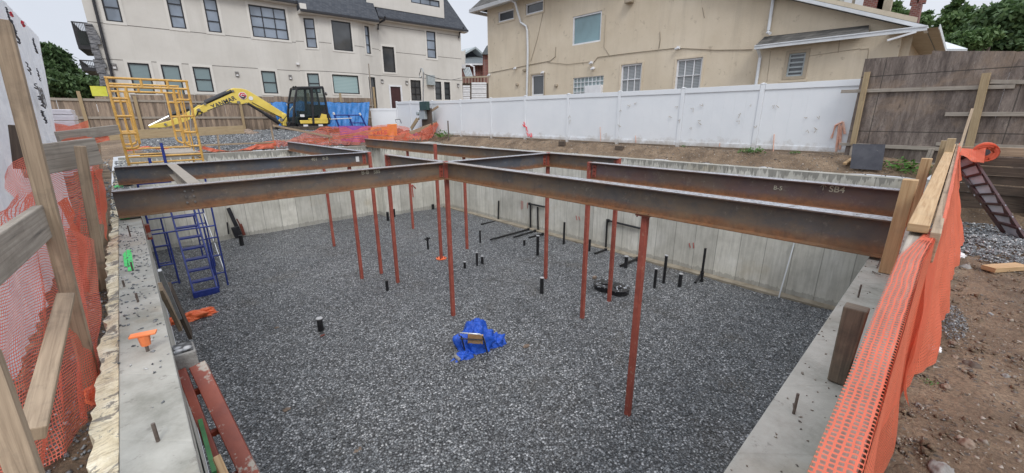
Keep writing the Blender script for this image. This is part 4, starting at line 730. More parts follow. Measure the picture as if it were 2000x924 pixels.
# cab
ca = [(573, 241), (575, 200), (580, 172), (630, 171), (637, 205), (643, 241)]
P3 = [ex(x, y, y0) for x, y in ca]; cabD = 1.0
cab = MB()
def fr(pts, r=.045, close=False):
    for a, c in zip(pts, pts[1:]+([pts[0]] if close else [])): cab.bar(a, c, r*2, r*2)
for dy in (0, cabD): fr([p+Vector((0, dy, 0)) for p in P3])
for p in (P3[1], P3[2], P3[3], P3[5]): cab.bar(p, p+Vector((0, cabD, 0)), .09, .09)
dp = ex(608, 172, y0), ex(612, 242, y0)
for dy in (0, cabD): cab.bar(dp[0]+Vector((0, dy, 0)), dp[1]+Vector((0, dy, 0)), .11, .09)
cabo = cab.build('cab', 'black', t, bevel=.015)
b = MB(); b.prism([P3[2]+Vector((-.05, -.03, .0)), P3[3]+Vector((.05, -.03, 0)), P3[3]+Vector((.02, -.03, .07)), P3[2]+Vector((0, -.03, .07))], (0, cabD+.06, 0)); b.build('cab_roof', 'black', cabo, bevel=.02)
b = MB(); b.prism([ex(612, 205, y0+.01), ex(637, 205, y0+.01), ex(643, 241, y0+.01), ex(612, 241, y0+.01)], (0, .05, 0)); b.build('cab_panel', 'black', cabo)
b = MB(); b.prism([ex(628, 222, y0-.02), ex(638, 224, y0-.02), ex(639, 237, y0-.02), ex(623, 237, y0-.02)], (0, .02, 0)); b.build('cab_panel', 'yellow', cabo)
b = MB(); b.add([P3[1], P3[2], dp[0], dp[1], P3[0]], [(0, 1, 2, 3, 4)]); b.build('cab_window', 'cabglass', cabo); b = MB(); b.add([dp[0], P3[3], P3[4], dp[1]], [(0, 1, 2, 3)]); b.build('cab_window', 'cabglass', cabo); o = Vector((0, cabD, 0)); b = MB(); b.add([P3[1]+o, P3[2]+o, P3[3]+o, P3[4]+o, P3[5]+o, P3[0]+o], [(0, 1, 2, 3, 4, 5)]); b.build('cab_window', 'cabglass', cabo)
b = MB(); sx = ex(592, 230, y0+.5); b.box(sx+Vector((.12, 0, -.05)), (.5, .5, .18)); b.box(sx+Vector((.38, 0, .32)), (.14, .48, .75)); b.build('seat', 'black', cabo, bevel=.05)
b = MB(); b.tube([sx+Vector((-.3, -.2, -.1)), sx+Vector((-.3, -.2, .35))], .03, 6); b.tube([sx+Vector((-.3, .2, -.1)), sx+Vector((-.3, .2, .35))], .03, 6); b.box(sx+Vector((-.1, -.3, .2)), (.35, .1, .25)); b.build('control_lever', 'blackm', cabo)
b = MB(); b.tube([ex(575, 172, y0), ex(572, 169, y0)], .05, 8); b.tube([ex(578, 171, y0), ex(577, 168, y0)], .04, 8); b.build('work_light', 'blackm', cabo)
b = MB(); b.tube([ex(633, 185, y0), ex(637, 182, y0-.1)], .02, 6); b.tube([ex(636, 183, y0-.1), ex(638, 183, y0-.1)], .09, 10); b.build('mirror', 'bolt', cabo)
b = MB(); b.box(ex(590, 226, y0)+Vector((0, -.03, 0)), (.2, .02, .12)); b.build('notice_plate', 'decal', cabo)
# ------------------------------------------------------------------ old plank fence behind the machine
FY = 27.0; fpn = Plane((0, FY), to=(13, FY+.2))
t = thing('plank_fence', (5, FY, .5), 'old brown plank fence behind the excavator', 'fence')
g = MB()
def fz(a): return 2.2+.22*sm((a+2)/4)+.016*a
seg = [(-3.2, 12.9)]
k = -14.
while k < 12.9:
    w = 1.22; b0 = MB(); z1 = fz(k)+random.uniform(-.03, .04); g.pbox(fpn, k, .3, min(k+w-.012, 12.9), z1, -.02, random.uniform(.0, .012)); k += w
g.build('boards', 'planks', t)
for z in (2.12, 1.35): 
    b = MB(); b.pbox(fpn, -14, z-.05, 12.7, z+.05, .014, .05); b.build('rail', 'woodgray', t)
for px_ in ((152, 178, 225), (262, 188, 245), (468, 200, 262), (600, 182, 240), (663, 182, 210), (728, 170, 230)):
    s, z = fpn.px(px_[0], px_[1]); b = MB(); b.pbox(fpn, s-.06, .4, s+.06, z, .052, .11); b.build('post', 'woodtan', t)
s, z = fpn.px(717, 125); b = MB(); b.tube([fpn.P(s, .5, .2), fpn.P(s, z, .2)], .04, 7); tag(b.build('timber_pole', 'woodgray', loc=fpn.P(s, .5, .2)), 'thin grey pole rising above the plank fence', 'pole')
# blue tarp hung on frame
TY = 25.6
def tp(x, y, Y=TY): return at(x, y, Y=Y)
t = thing('tarp_cover', tp(640, 252), 'bright blue tarp stretched over a load behind the excavator', 'tarp')
b = MB(); topL = [tp(528, 199), tp(560, 200), tp(600, 198), tp(650, 200), tp(690, 201), tp(722, 200)]; botL = [tp(545, 246, TY-.7), tp(570, 250, TY-.7), tp(610, 252, TY-.7), tp(650, 252, TY-.7), tp(690, 250, TY-.7), tp(718, 246, TY-.7)]
netstrip('tarp_sheet', topL, botL, 'tarp', t, 80, 20, .16, seed=2)
b = MB(); b.quad(topL[0], topL[-1], topL[-1]+Vector((0, 1, 0)), topL[0]+Vector((0, 1, 0))); b.build('tarp_top', 'tarp', t)
t = thing('stacked_frames', tp(690, 250, TY-1.2), 'blue scaffold frames leaning in front of the blue tarp', 'scaffold frames'); SY = TY-1.1
for i, (a, c) in enumerate((((652, 222), (664, 251)), ((681, 226), (690, 250)), ((703, 222), (716, 248)))):
    tubeset('frame_post', [[tp(*a, SY), tp(*c, SY)]], .05, 'blue', t)
tubeset('frame_rail', [[tp(655, 225, SY), tp(704, 225, SY)], [tp(683, 240, SY), tp(712, 240, SY)]], .035, 'blue', t); tubeset('frame_pin', [[tp(645, 233, SY-.05), tp(687, 231, SY-.05)]], .03, 'alum', t); tubeset('frame_knob', [[tp(651, 220, SY), tp(653, 224, SY)]], .06, 'decal', t); tubeset('frame_knob', [[tp(702, 221, SY), tp(704, 225, SY)]], .06, 'decal', t)
t = thing('handcart', tp(570, 230, TY-.9), 'white tube cart frame between boom foot and blue tarp', 'cart frame'); tubeset('cart_frame', [[tp(560, 203, TY-1), tp(566, 216, TY-1), tp(562, 235, TY-1)], [tp(566, 216, TY-1), tp(572, 208, TY-1)]], .03, 'white', t)
# purple and orange safety boards behind netting
for pts, m_, lb, tx in ((((662, 246), (724, 246), (726, 278), (668, 278)), 'purple', 'purple board standing behind the orange netting', None), (((719, 250), (757, 247), (757, 272), (719, 272)), 'orsign', 'orange board with red word SAFE behind the netting', 'SAFE'), (((757, 243), (775, 242), (776, 268), (758, 272)), 'orsign', 'plain orange board panel right of the SAFE board', None)):
    Yb = YFo+1.1; P4 = [at(x, y, Y=Yb) for x, y in pts]; b = MB(); b.prism(P4, (0, .05, 0)); o = b.build('safety_board', m_, loc=P4[3]); tag(o, lb, 'board', 'coloured boards behind the netting')
    if tx: text_mesh('lettering', tx, .38, at(728, 266, Y=Yb-.01), (1, 0, 0), (0, 0, 1), 'inkr', o)
# wheelbarrow and junk
p = at(795, 262, Y=21.6); t = thing('rubbish_heap', p-Vector((0, 0, .3)), 'dark bags and scraps heaped at the white fence corner', 'rubbish')
blob(p-Vector((.3, 0, .25)), .5, .4, .5, 1.7, .5, 14).build('bag', 'black', t); blob(p+Vector((.4, 0, -.25)), .45, .35, .4, 2.7, .5, 14).build('bag', 'tarp2', t); blob(p+Vector((.9, .1, -.25)), .4, .35, .45, 5.7, .5, 14).build('bag', 'black', t)
tubeset('handle', [[at(774, 240, Y=21.2), at(772, 234, Y=21.2), at(781, 233, Y=21.2), at(784, 241, Y=21.2)]], .02, 'blackm', t)
# ------------------------------------------------------------------ electric service post
EX = 12.55
def ep(x, y): return at(x, y, X=EX)
b0 = ep(836, 262); t = thing('service_post', (b0.x, b0.y, gh(b0.x, b0.y)), 'wooden post with grey meter boxes and a tall conduit mast', 'electric service post')
def vb(name, tl, br, m, th, off=0): 
    a, c = ep(*tl), ep(*br); b = MB(); b.prism([(EX-off, a.y, c.z), (EX-off, c.y, c.z), (EX-off, c.y, a.z), (EX-off, a.y, a.z)], (-th, 0, 0)); return b.build(name, m, t, bevel=.008)
vb('board', (824, 212), (846, 262), 'wooddk', .06, 0); vb('meter_box', (827, 199), (842, 215), 'elgreen', .2, .07); vb('breaker_box', (825, 215), (837, 233), 'greybox', .16, .07)
b = MB(); b.tube([ep(822, 222)-Vector((.15, 0, 0)), ep(822, 222)-Vector((.25, 0, 0))], .1, 14); b.build('meter', 'greybox', t)
tubeset('mast', [[ep(826, 240), ep(827, 142)]], .035, 'steelg', t); tubeset('weatherhead', [[ep(827, 142), ep(825, 134), ep(822, 134), ep(821, 138)], [ep(820, 150), ep(822, 152)]], .03, 'greybox', t)
tubeset('service_cable', [[ep(822, 138), ep(819, 145), ep(820, 152), ep(824, 150)]], .02, 'cable', t)
sp_top = ep(827, 144)
bar_thing('leaning_plank', at(803, 252, X=12.4), at(815, 233, X=12.4), .05, .22, 'woodtan', 'short tan plank leaning left of the electric service post', 'plank'); bar_thing('leaning_plank', at(812, 236, X=12.6), at(856, 208, X=12.6), .05, .11, 'woodg', 'plank propped behind the electric service post', 'plank')
p = at(876, 262, X=12.5); q1 = at(875, 236, X=12.5); tubeset('x', [], .01, 'blackm', None) if False else None
b = MB(); b.tube([p-Vector((0, 0, .3)), (p.x, p.y, q1.z)], .035, 8); tag(b.build('stake', 'rebar', loc=p), 'dark stake in soil right of the electric service post', 'stake')
# ------------------------------------------------------------------ white vinyl fence
_nt = M['vinyl'].node_tree; _q = NB(_nt); _b = _nt.nodes['Principled BSDF']; _v = _q.pos(); _z = _q.math('ADD', _q.xyz(_v)[2], _q.math('MULTIPLY', _q.math('SUBTRACT', _q.noise(_v, 3, 6, .75), .5), -.9))
_q.l(_q.mix(_q.ramp(_z, [(.38, .6), (.62, 0)]), _b.inputs['Base Color'].links[0].from_socket, (.34, .29, .23)), _b.inputs['Base Color'])
def fx(y): return 13.27-.021*(y-2)
t = thing('vinyl_fence', (13.1, 10, .35), 'long white vinyl privacy fence beyond the right wall', 'fence')
FH = 1.79; ypos = [1.45, 3.97, 6.2, 8.47, 10.76, 13.12, 15.37, 17.73, 20.3, 22.6, 24.2]
def fbz(y): return .34+.03*sm((y-6)/8)+.1*sm((y-19)/4)
for i, y in enumerate(ypos):
    x = fx(y); z = fbz(y); b = MB(); b.bar((x+.02, y, z-.32 if y != 3.97 else z-.42), (x+.02, y, z+FH+.01), .085, .12, up=(0, 1, 0)); po = b.build('post', 'vinyl', t, bevel=.006)
    b = MB(); b.bar((x+.02, y, z+FH+.01), (x+.02, y, z+FH+.025), .10, .135, up=(0, 1, 0)); b.bar((x+.02, y, z+FH+.025), (x+.02, y, z+FH+.045), .09, .12, up=(0, 1, 0), w2=.02, h2=.02); b.build('cap', 'vinyl', po)
    if i < len(ypos)-1:
        y2 = ypos[i+1]; xx2 = fx(y2); z2 = fbz(y2); a = Vector((x, y+.066, 0)); c = Vector((xx2, y2-.066, 0))
        def V(p, zz_): return Vector((p.x, p.y, zz_))
        [MB().bar(V(a, z+q_), V(c, z2+q_), .05, w_).build('rail', 'vinyl', t, bevel=.004) for q_, w_ in ((FH-.07, .15), (.11, .12))]
        b = MB(); nn = 7
        for k in range(nn):
            a1 = a.lerp(c, k/nn); c1 = a.lerp(c, (k+1)/nn-.0004); zl = z+(z2-z)*k/nn; b.prism([V(a1, zl+.17), V(c1, zl+.17), V(c1, zl+FH-.145), V(a1, zl+FH-.145)], (.02, 0, 0))
        b.build('panel', 'vinyl', t)
def vm(pts, m, r): b = MB(); b.tube([at(x, y, X=fx(at(x, y, X=13).y)-.036) for x, y in pts], r, 4); b.build('paint_mark', m, t)
for pts in (((1023, 238), (1025, 244)), ((1024, 245), (1029, 250)), ((1028, 251), (1030, 257)), ((1029, 259), (1032, 267)), ((1033, 262), (1037, 268)), ((1037, 260), (1039, 268)), ((1021, 243), (1024, 248))): vm(pts, 'redpaint', .022)
for pts in (((1633, 296), (1640, 240)), ((1640, 292), (1643, 245)), ((1624, 270), (1632, 245), (1646, 238)), ((1646, 238), (1650, 262))): vm(pts, 'orpaint', .026)
for pts in (((1510, 296), (1512, 262)), ((1242, 279), (1241, 265)), ((1173, 276), (1172, 248)), ((1405, 286), (1406, 279))): vm(pts, 'orpaint', .012)
for k in range(26):
    x = random.uniform(1100, 1620); y = random.uniform(200, 270); vm(((x, y), (x+random.uniform(2, 7), y+random.uniform(-5, 5)), (x+random.uniform(0, 6), y+random.uniform(-3, 7))), 'trimtan', .006)
# lower fence panel at left end
pA, pB = at(735, 262, X=13.2), at(786, 262, X=13.2)
t2 = thing('low_vinyl_fence', (12.6, 24.5, .5), 'lower white vinyl fence section at the left end of long fence', 'fence'); b = MB(); b.bar((11.75, 25.6, 1.15), (12.85, 24.25, 1.15), .05, 1.25); b.build('panel', 'vinyl', t2); b = MB(); b.bar((11.7, 25.66, 1.82), (12.85, 24.25, 1.82), .09, .14); b.build('rail', 'vinyl', t2)
# dirt bank details: stones and weeds between wall and fence
n = 2600; pp = np.column_stack([rng.uniform(12.08, 13.15, n), rng.uniform(.5, 19, n)]); stones('bank_stones', np.column_stack([pp, [gh(x, y) for x, y in pp]]), rng.uniform(.008, .035, n), 'pebble', label='brown clods and pebbles on the bank below the white fence', cat='pebbles')
def weed(p, r, label, n=60, group='weeds on the soil bank'):
    b = MB(); p = Vector(p)
    for k in range(n):
        a = random.uniform(0, 6.28); d = random.random()**.6*r; h = random.uniform(.02, r*.9)*(1-d/r*.5); c = p+Vector((math.cos(a)*d, math.sin(a)*d, h)); s = r*random.uniform(.10, .2)
        u = Vector((random.gauss(0, 1), random.gauss(0, 1), random.gauss(0, .4))).normalized()*s; w = u.cross(Vector((random.gauss(0, .5), random.gauss(0, .5), 1))).normalized()*s*.5
        b.add([c-u, c+w, c+u, c-w], [(0, 1, 2, 3)])
        if k % 6 == 0: b.add([p, p+Vector((.004, 0, 0)), c], [(0, 1, 2)])
    tag(b.build('weed', 'leafg', loc=p), label, 'weed', group)
for x, y, X, r, lb in ((1455, 306, 12.75, .2, 'weed left of the low hanging fence post'), (1475, 308, 12.75, .24, 'bigger weed right of the low hanging fence post'), (1553, 301, 12.9, .13, 'tiny weed under the fence, right of the low post'), (1757, 322, 12.5, .3, 'weed just right of the black board'), (1785, 328, 12.4, .32, 'weed farther right of the black board'), (866, 262, 12.6, .5, 'dark bushy weed beside the service post stake'), (1335, 288, 13.05, .1, 'tiny weed at a fence post foot')):
    p = at(x, y, X=X); weed((p.x, p.y, max(gh(p.x, p.y)-.02, p.z-.15)), r, lb, 110)
for x, y in ((1098, 274), (1210, 283)):
    p = at(x, y+4, X=12.55); bar_thing('timber_offcut', p+Vector((0, -.15, -.05)), p+Vector((0, .15, -.05)), .1, .16, 'wooddk', 'dark timber offcut on the bank, %s' % ('left one below the fence' if x < 1150 else 'right one below the fence'), 'offcut')
# black board
pa, pb_ = at(1665, 282, X=12.35), at(1729, 283, X=12.35); b = MB(); zc0 = at(1690, 331, X=12.2).z
b.prism([(12.2, at(1660, 329, X=12.2).y, zc0), (12.2, at(1722, 333, X=12.2).y, zc0), (12.38, pb_.y, pb_.z), (12.38, pa.y, pa.z)], (.02, 0, .01)); tag(b.build('black_board', 'blackply', loc=(12.2, pa.y, zc0)), 'black faced plywood square leaning on the tall plywood fence', 'board')
bar_thing('timber_offcut', at(1650, 320, X=12.3), at(1668, 308, X=12.8), .08, .05, 'wood', 'short fresh timber piece left of the black board', 'offcut')
# ------------------------------------------------------------------ tall plywood fence
pp_ = Plane((12.98, 1.87), ang=90+180-10.5)
sL, zTL = pp_.px(1688, 115)
t = thing('plywood_fence', (12.7, .3, .3), 'tall weathered dark plywood hoarding at the right', 'hoarding')
a0 = pp_.px(1690, 115); a1 = pp_.px(1819, 106); a2 = pp_.px(1995, 101)
sgn = 1 if a2[0] > a0[0] else -1
zb = pp_.px(1643, 318)[1]
g = MB(); g.prism([pp_.P(a0[0], zb), pp_.P(a1[0], zb), pp_.P(a1[0], a1[1]-.0), pp_.P(a0[0], a0[1])], -pp_.n*.02); g.build('plywood_sheet', 'ply', t)
g = MB(); z3 = pp_.px(1822, 99)[1]; e3 = pp_.px(1985, 100); g.prism([pp_.P(a1[0]+sgn*.004, zb), pp_.P(e3[0], zb), pp_.P(*e3), pp_.P(a1[0]+sgn*.004, z3)], -pp_.n*.02); g.build('plywood_sheet', 'ply', t)
g = MB(); g.prism([pp_.P(e3[0]+sgn*.004, zb), pp_.P(e3[0]+sgn*5, zb), pp_.P(e3[0]+sgn*5, e3[1]-.15), pp_.P(e3[0]+sgn*.004, e3[1]-.01)], -pp_.n*.02); g.build('plywood_sheet', 'ply', t)
def pbar(a, c, w, m, d=.03, th=.04, nm='rail'):
    p, q_ = pp_.px(*a), pp_.px(*c); b = MB(); b.bar(pp_.P(p[0], p[1], d), pp_.P(q_[0], q_[1], d), th, w, up=(0, 0, 1)); b.build(nm, m, t, bevel=.003)
pbar((1644, 179), (1983, 169), .075, 'woodgray'); pbar((1935, 160), (2050, 161), .075, 'woodgray', .028); pbar((1847, 223), (2060, 223), .08, 'woodgray'); pbar((1641, 281), (1700, 284), .07, 'woodgray'); pbar((1730, 286), (1862, 292), .08, 'woodgray'); pbar((1829, 281), (2060, 290), .07, 'woodgray', .026); pbar((1768, 318), (1840, 322), .07, 'woodgray')
def pv(a, c, w, m, d=.08):
    p, q_ = pp_.px(*a), pp_.px(*c); b = MB(); b.bar(pp_.P(p[0], p[1], d), pp_.P(q_[0], q_[1], d), .05, w, up=pp_.t); b.build('stud', m, t, bevel=.003)
pv((1668, 282), (1697, 141), .105, 'woodtan'); pv((1893, 292), (1929, 143), .12, 'woodtan'); pv((1810, 322), (1822, 290), .09, 'woodgray', .06); pv((1808, 345), (1818, 320), .12, 'woodtan', .1); pv((1660, 318), (1668, 282), .06, 'woodgray', .05)
# lagging planks below it (right)
t = thing('lagging_wall', (9.6, -1, -.3), 'dark old horizontal planks stacked under the hoarding at right', 'plank stack')
LX = 9.6; zz0 = -.45; k = 0
while zz0 < .78:
    h = .14; 
    for ya, yb in ((.02, -1.2), (-1.21, -2.6), (-2.61, -4.4)):
        off = random.uniform(-.03, .03); b = MB(); b.bar((LX+off, ya, zz0+.07), (LX+off, yb+random.uniform(-.0, .0), zz0+.07+random.uniform(-.01, .01)), .05, h-.014); b.build('plank', random.choice(['wooddk', 'wooddk', 'wooddk', 'woodg']) if zz0 < .6 else 'woodg', t, bevel=.004)
    zz0 += h; k += 1
b = MB(); b.bar((LX-.06, -.95, -.4), (LX-.06, -.95, .8), .06, .1, up=(0, 1, 0)); b.build('stud', 'wooddk', t)
bar_thing('upright_board', (8.9, -1.12, -.35), (9.1, -1.2, .95), .04, .24, 'woodg', 'broad weathered board standing at the right picture edge', 'board', up=(0, 1, 0))
# leaning steel stair
t = thing('steel_steps', (8.3, -.7, -.3), 'dark red steel stair frame leaning on the old planks', 'stair frame')
pT0, pT1 = at(1868, 312, X=9.35), at(1893, 298, X=9.35); pB0, pB1 = at(1963, 455, z=-.28), at(2003, 470, z=-.28)
pT0 = at(1862, 318, X=9.3); pT1 = at(1895, 303, X=9.3)
for a, c in ((pT0, pB0), (pT1, pB1)): b = MB(); b.bar(a, c, .03, .09, up=(-1, 0, 1)); b.build('stringer', 'dkstair', t, bevel=.003)
for k in range(8):
    u = (k+.45)/8; a = pT0.lerp(pB0, u); c = pT1.lerp(pB1, u); dn = (pB0-pT0).normalized(); b = MB(); b.bar(a, c, .012, .15, up=dn); b.build('tread', 'tread', t)
    b = MB(); b.bar(a-dn*.075+Vector((-.02, 0, .02)), c-dn*.075+Vector((-.02, 0, .02)), .04, .03, up=dn); b.build('nosing', 'dkstair', t)
# ------------------------------------------------------------------ right side rail with orange netting
t = thing('edge_guard', (3, .1, -.3), 'timber rail along the near right wall draped with orange netting', 'guard rail')
MB().bar((.30, .04, .36), (3.1, .04, .62), .078, .05).build('rail', 'woodgray', t, bevel=.004)
MB().bar((3.0, .048, .68), (9.4, .04, .82), .085, .045).build('rail', 'wood', t, bevel=.004)
MB().bar((2.95, -.022, .60), (9.6, -.03, .76), .04, .16).build('rail', 'woodg', t, bevel=.004)
MB().bar((.3, .088, .04), (4.2, .10, .06), .05, .20).build('rail', 'woodg', t, bevel=.005)
for x, y, z, w, m_ in ((4.45, .185, .78, .10, 'wood'), (6.6, .19, .80, .1, 'wood'), (7.9, .05, .98, .09, 'woodtan'), (9.2, .12, .9, .1, 'woodtan')):
    b = MB(); b.bar((x, y, -.25 if y < .12 else .004), (x, y, z), w, w*.9, up=(0, 1, 0)); b.build('post', m_, t, bevel=.004)
b = MB(); b.bar((8.6, -.05, .75), (9.2, -.06, 1.35), .03, .05); b.build('brace', 'woodg', t)
ps = at(1676, 600, Y=.158); zt_ = ps.z
b = MB(); b.bar((ps.x-.02, .165, .004), (ps.x, .162, zt_), .055, .07, up=(0, 1, 0), w2=.085, h2=.09); tag(b.build('cut_post', 'woodpost', loc=(ps.x, .168, 0), bevel=.006), 'weathered cut off post standing on the near right wall', 'post')
# netting: profile over the rail top then down to the ground
def lin(x, pts):
    for (a, p), (c, q_) in zip(pts, pts[1:]):
        if x <= c: return p+(q_-p)*max(0, x-a)/(c-a)
    return pts[-1][1]
def nprof(x, v):
    zr_ = lin(x, [(.3, .39), (3.0, .65), (3.5, .70), (9.4, .86)])
    yb = lin(x, [(.3, -.03), (2.2, -.05), (3.9, -.17), (6.8, -.27), (9, -.3)]); zlow = lin(x, [(.3, -.3), (5.5, -.29), (9.3, -.15)])
    ya = lin(x, [(.3, .082), (2.6, .082), (3.4, -.03), (9.4, -.03)]); yc = lin(x, [(.3, -.008), (2.6, -.008), (3.4, -.052), (9.4, -.055)])
    if v < .14: k = v/.14; return Vector((x, ya+(yc-ya)*k, zr_+.004*math.sin(k*3)))
    k = (v-.14)/.86; yy_ = yc+(yb-yc)*k**1.3+.012*math.sin(x*2.6)*k; return Vector((x, yy_, zr_+(zlow-zr_)*k))
def net(name, xa, xb, v0, v1, m, nu, nv, amp, seed, su=None, dy=0):
    b = MB()
    def P(u, v):
        x = xa+(xb-xa)*u; vv = v0+(v1-v0)*v; p = nprof(x, vv); a = amp*(max(0, vv-.1))
        return p+Vector((0, a*(noise.noise(Vector((x*2.3, vv*1.5, seed)))+.5*noise.noise(Vector((x*6+vv*3, vv*3, seed+3))))+dy*(vv > .14), .02*noise.noise(Vector((x*3, vv*4, seed)))*(vv > .1)))
    b.grid(P, nu, nv, xb-xa, (v1-v0)*.95); b.build(name, m, t, smooth=True)
net('netting', .30, 3.05, 0, .16, 'meshN', 120, 6, .0, 1)
net('netting', .30, 3.3, .14, .70, 'meshS', 160, 20, .04, 2); net('netting', .30, 3.3, .68, 1., 'meshF', 130, 16, .04, 2); net('netting', 2.9, 7.9, .02, 1., 'meshS', 170, 26, .09, 7)
net('netting', 7.8, 9.4, .0, .55, 'meshS', 60, 12, .06, 11)
# roll of netting at the far end
p = at(1925, 297, X=9.25); t3 = thing('netting_roll', (p.x, p.y, p.z-.08), 'roll of orange netting lying on the old planks', 'netting roll')
b = MB(); sp_ = []
for k in range(60): a = k*.42; r = .022+.0019*k; sp_.append(p+Vector((0, r*math.cos(a)*1.15-.0, r*math.sin(a))))
for q_, w in ((sp_, 0),):
    b.add([v+Vector((-.12, 0, 0)) for v in sp_]+[v+Vector((.16, 0, 0)) for v in sp_], [(i, i+1, 61+i, 60+i) for i in range(59)])
b.build('roll_edge', 'orange', t3, smooth=True)
b = MB(); b.tube([p+Vector((-.11, 0, 0)), p+Vector((.18, 0, 0))], .135, 20); b.build('roll', 'meshS', t3)
b = MB(); b.tube([p+Vector((-.122, 0, 0)), p+Vector((-.10, 0, 0))], .045, 14); b.build('roll_core', 'ink', t3)
netstrip('loose_end', [at(x, y, X=9.15) for x, y in ((1926, 287), (1905, 292), (1885, 291), (1872, 290))], [at(x, y, X=9.0) for x, y in ((1922, 318), (1905, 314), (1888, 306), (1872, 302))], 'meshS', t3, 40, 8, .04, seed=4)
# soil things on the right
rocks = [((1888, 868), .035, 'rock', 'round brown rock near the bottom right'), ((1840, 915), .05, 'rockg', 'tan flat rock at the bottom edge'), ((1900, 706), .05, 'wooddk', 'dark flat rock beside the white scrap'), ((1868, 690), .022, 'rock', 'small rock right of the white scrap'), ((1850, 752), .026, 'rock', 'rock beside the little green sprout'), ((1967, 727), .02, 'rockg', 'pale oval pebble at the right edge'), ((1934, 743), .018, 'rock', 'small brown stone below the dark flat rock'), ((1887, 519), .045, 'rockg', 'round stone at the gravel edge'), ((1795, 787), .014, 'rockg', 'grey pebble near the netting hem'), ((1893, 795), .014, 'rockg', 'pale pebble in the middle of the soil'), ((1937, 605), .02, 'stone', 'dark flat stone above the dark flat rock'), ((1862, 667), .02, 'rock', 'stone above the white scrap')]
for (x, y), s, m_, lb in rocks:
    p = at(x, y, z=-.3); z = gh(p.x, p.y); o = blob((p.x, p.y, z-.3*s), s*1.3, s, s*.9, x, .35, 10).build('rock', m_, loc=(p.x, p.y, z), smooth=True); tag(o, lb, 'rock', 'rocks on the bare soil')
p = at(1826, 675, z=-.3); z = gh(p.x, p.y); blob((p.x, p.y, z), .055, .04, .02, 3.3, .6, 8).build('tmp', 'decal', loc=p).name = 'paper_scrap'; tag(bpy.data.objects['paper_scrap'], 'larger white crumpled scrap on the soil', 'scrap', 'white scraps')
p = at(1862, 499, z=-.3); z = gh(p.x, p.y); o = blob((p.x, p.y-.05, z), .10, .05, .04, 7.3, .6, 8).build('paper_scrap', 'decal', loc=p); tag(o, 'white scrap beside the netting near the gravel', 'scrap', 'white scraps')
p = at(1974, 460, z=-.3); o = blob((p.x, p.y, gh(p.x, p.y)), .08, .07, .05, 9.3, .5, 8).build('paper_scrap', 'decal', loc=p); tag(o, 'white scrap at the foot of the steel stair frame', 'scrap', 'white scraps')
a_, c_ = at(1930, 525, z=-.28), at(1996, 520, z=-.28); bar_thing('wood_block', a_, c_, .12, .05, 'wood', 'reddish brown wood block lying on the soil', 'wood block')
p = at(1815, 743, z=-.3); weed((p.x, p.y, gh(p.x, p.y)-.005), .045, 'little green sprout on the bare soil', 26, None)
n = 17000; pp = np.column_stack([rng.uniform(1.2, 8.5, n), -.1-rng.uniform(0, 1, n)**1.5*3.0]); stones('soil_pebbles', np.column_stack([pp, [gh(x, y) for x, y in pp]]), rng.uniform(.003, .010, n)*(1+1.3*(rng.uniform(0, 1, n) > .93)), 'pebble', label='small pebbles and crumbs strewn over the right soil', cat='pebbles')
def patch(cx, cy, rx, ry, n, s0, s1, m_, label):
    a = rng.uniform(0, 6.28, n); r = rng.uniform(0, 1, n)**.6; x = cx+np.cos(a)*r*rx; y = cy+np.sin(a)*r*ry
    stones('gravel_patch', np.column_stack([x, y, [gh(i, j)+.01+.04*(1-k) for i, j, k in zip(x, y, r)]]), rng.uniform(s0, s1, n), m_, label=label, cat='gravel')
n = 3500; pp = np.column_stack([rng.uniform(1.2, 8.5, n), -.1-rng.uniform(0, 1, n)**1.3*3.2]); stones('soil_clods', np.column_stack([pp, [gh(x, y)-.004 for x, y in pp]]), rng.uniform(.008, .03, n), 'soil', label='crumbly brown clods over the right soil', cat='clods')
c1_ = at(1860, 625, z=-.3); patch(c1_.x, c1_.y, .42, .09, 420, .005, .012, 'stone', 'small patch of grey gravel beside the netting')
c1_ = at(1930, 470, z=-.3); patch(c1_.x, c1_.y-.1, 1.3, .75, 6500, .008, .024, 'stone', 'grey gravel spread at the foot of the old planks')
# ------------------------------------------------------------------ left side fence of posts, boards and netting
t = thing('left_barrier', (-.5, 4, -.3), 'timber post barrier with orange netting along the left side', 'barrier')
def lp(x, y, Y): return at(x, y, Y=Y)
def lbar(nm, a, Ya, c, Yc, w, h, m, up=(0, 0, 1)): b = MB(); b.bar(lp(*a, Ya), lp(*c, Yc), w, h, up=up); b.build(nm, m, t, bevel=.005)
pb0 = at(186, 755, z=-.31); lbar('post', (186, 770), pb0.y, (0, 40), pb0.y+.15, .072, .085, 'woodg', (0, 1, 0))
pb1 = at(204, 560, z=-.3); lbar('post', (206, 575), pb1.y, (156, 285), pb1.y, .075, .085, 'woodg', (0, 1, 0))
pb2 = at(206, 480, z=-.25); lbar('post', (208, 500), pb2.y+.2, (186, 279), pb2.y+.2, .085, .09, 'woodg', (0, 1, 0))
lbar('rail', (84, 432), pb0.y+.05, (-60, 545), pb0.y-.9, .04, .18, 'woodgray'); lbar('rail', (40, 318), pb1.y-.2, (190, 295), pb1.y+.35, .04, .25, 'woodgray')
lbar('rail', (112, 268), 7.5, (230, 253), 8.3, .04, .13, 'woodgray'); lbar('rail', (150, 345), 6.0, (212, 340), 7.0, .04, .10, 'woodg'); lbar('rail', (35, 245), 4.7, (45, 330), 4.7, .09, .05, 'wooddk')
lbar('brace', (128, 580), pb0.y-.08, (62, 850), 2.0, .07, .055, 'woodg', (-.35, -1, 0)); lbar('brace', (178, 440), pb1.y+.3, (168, 585), pb1.y-.1, .05, .18, 'woodg', (1, -.3, 0)); lbar('post', (-35, 690), 1.75, (62, 960), 1.6, .055, .06, 'woodg', (1, 0, 0))
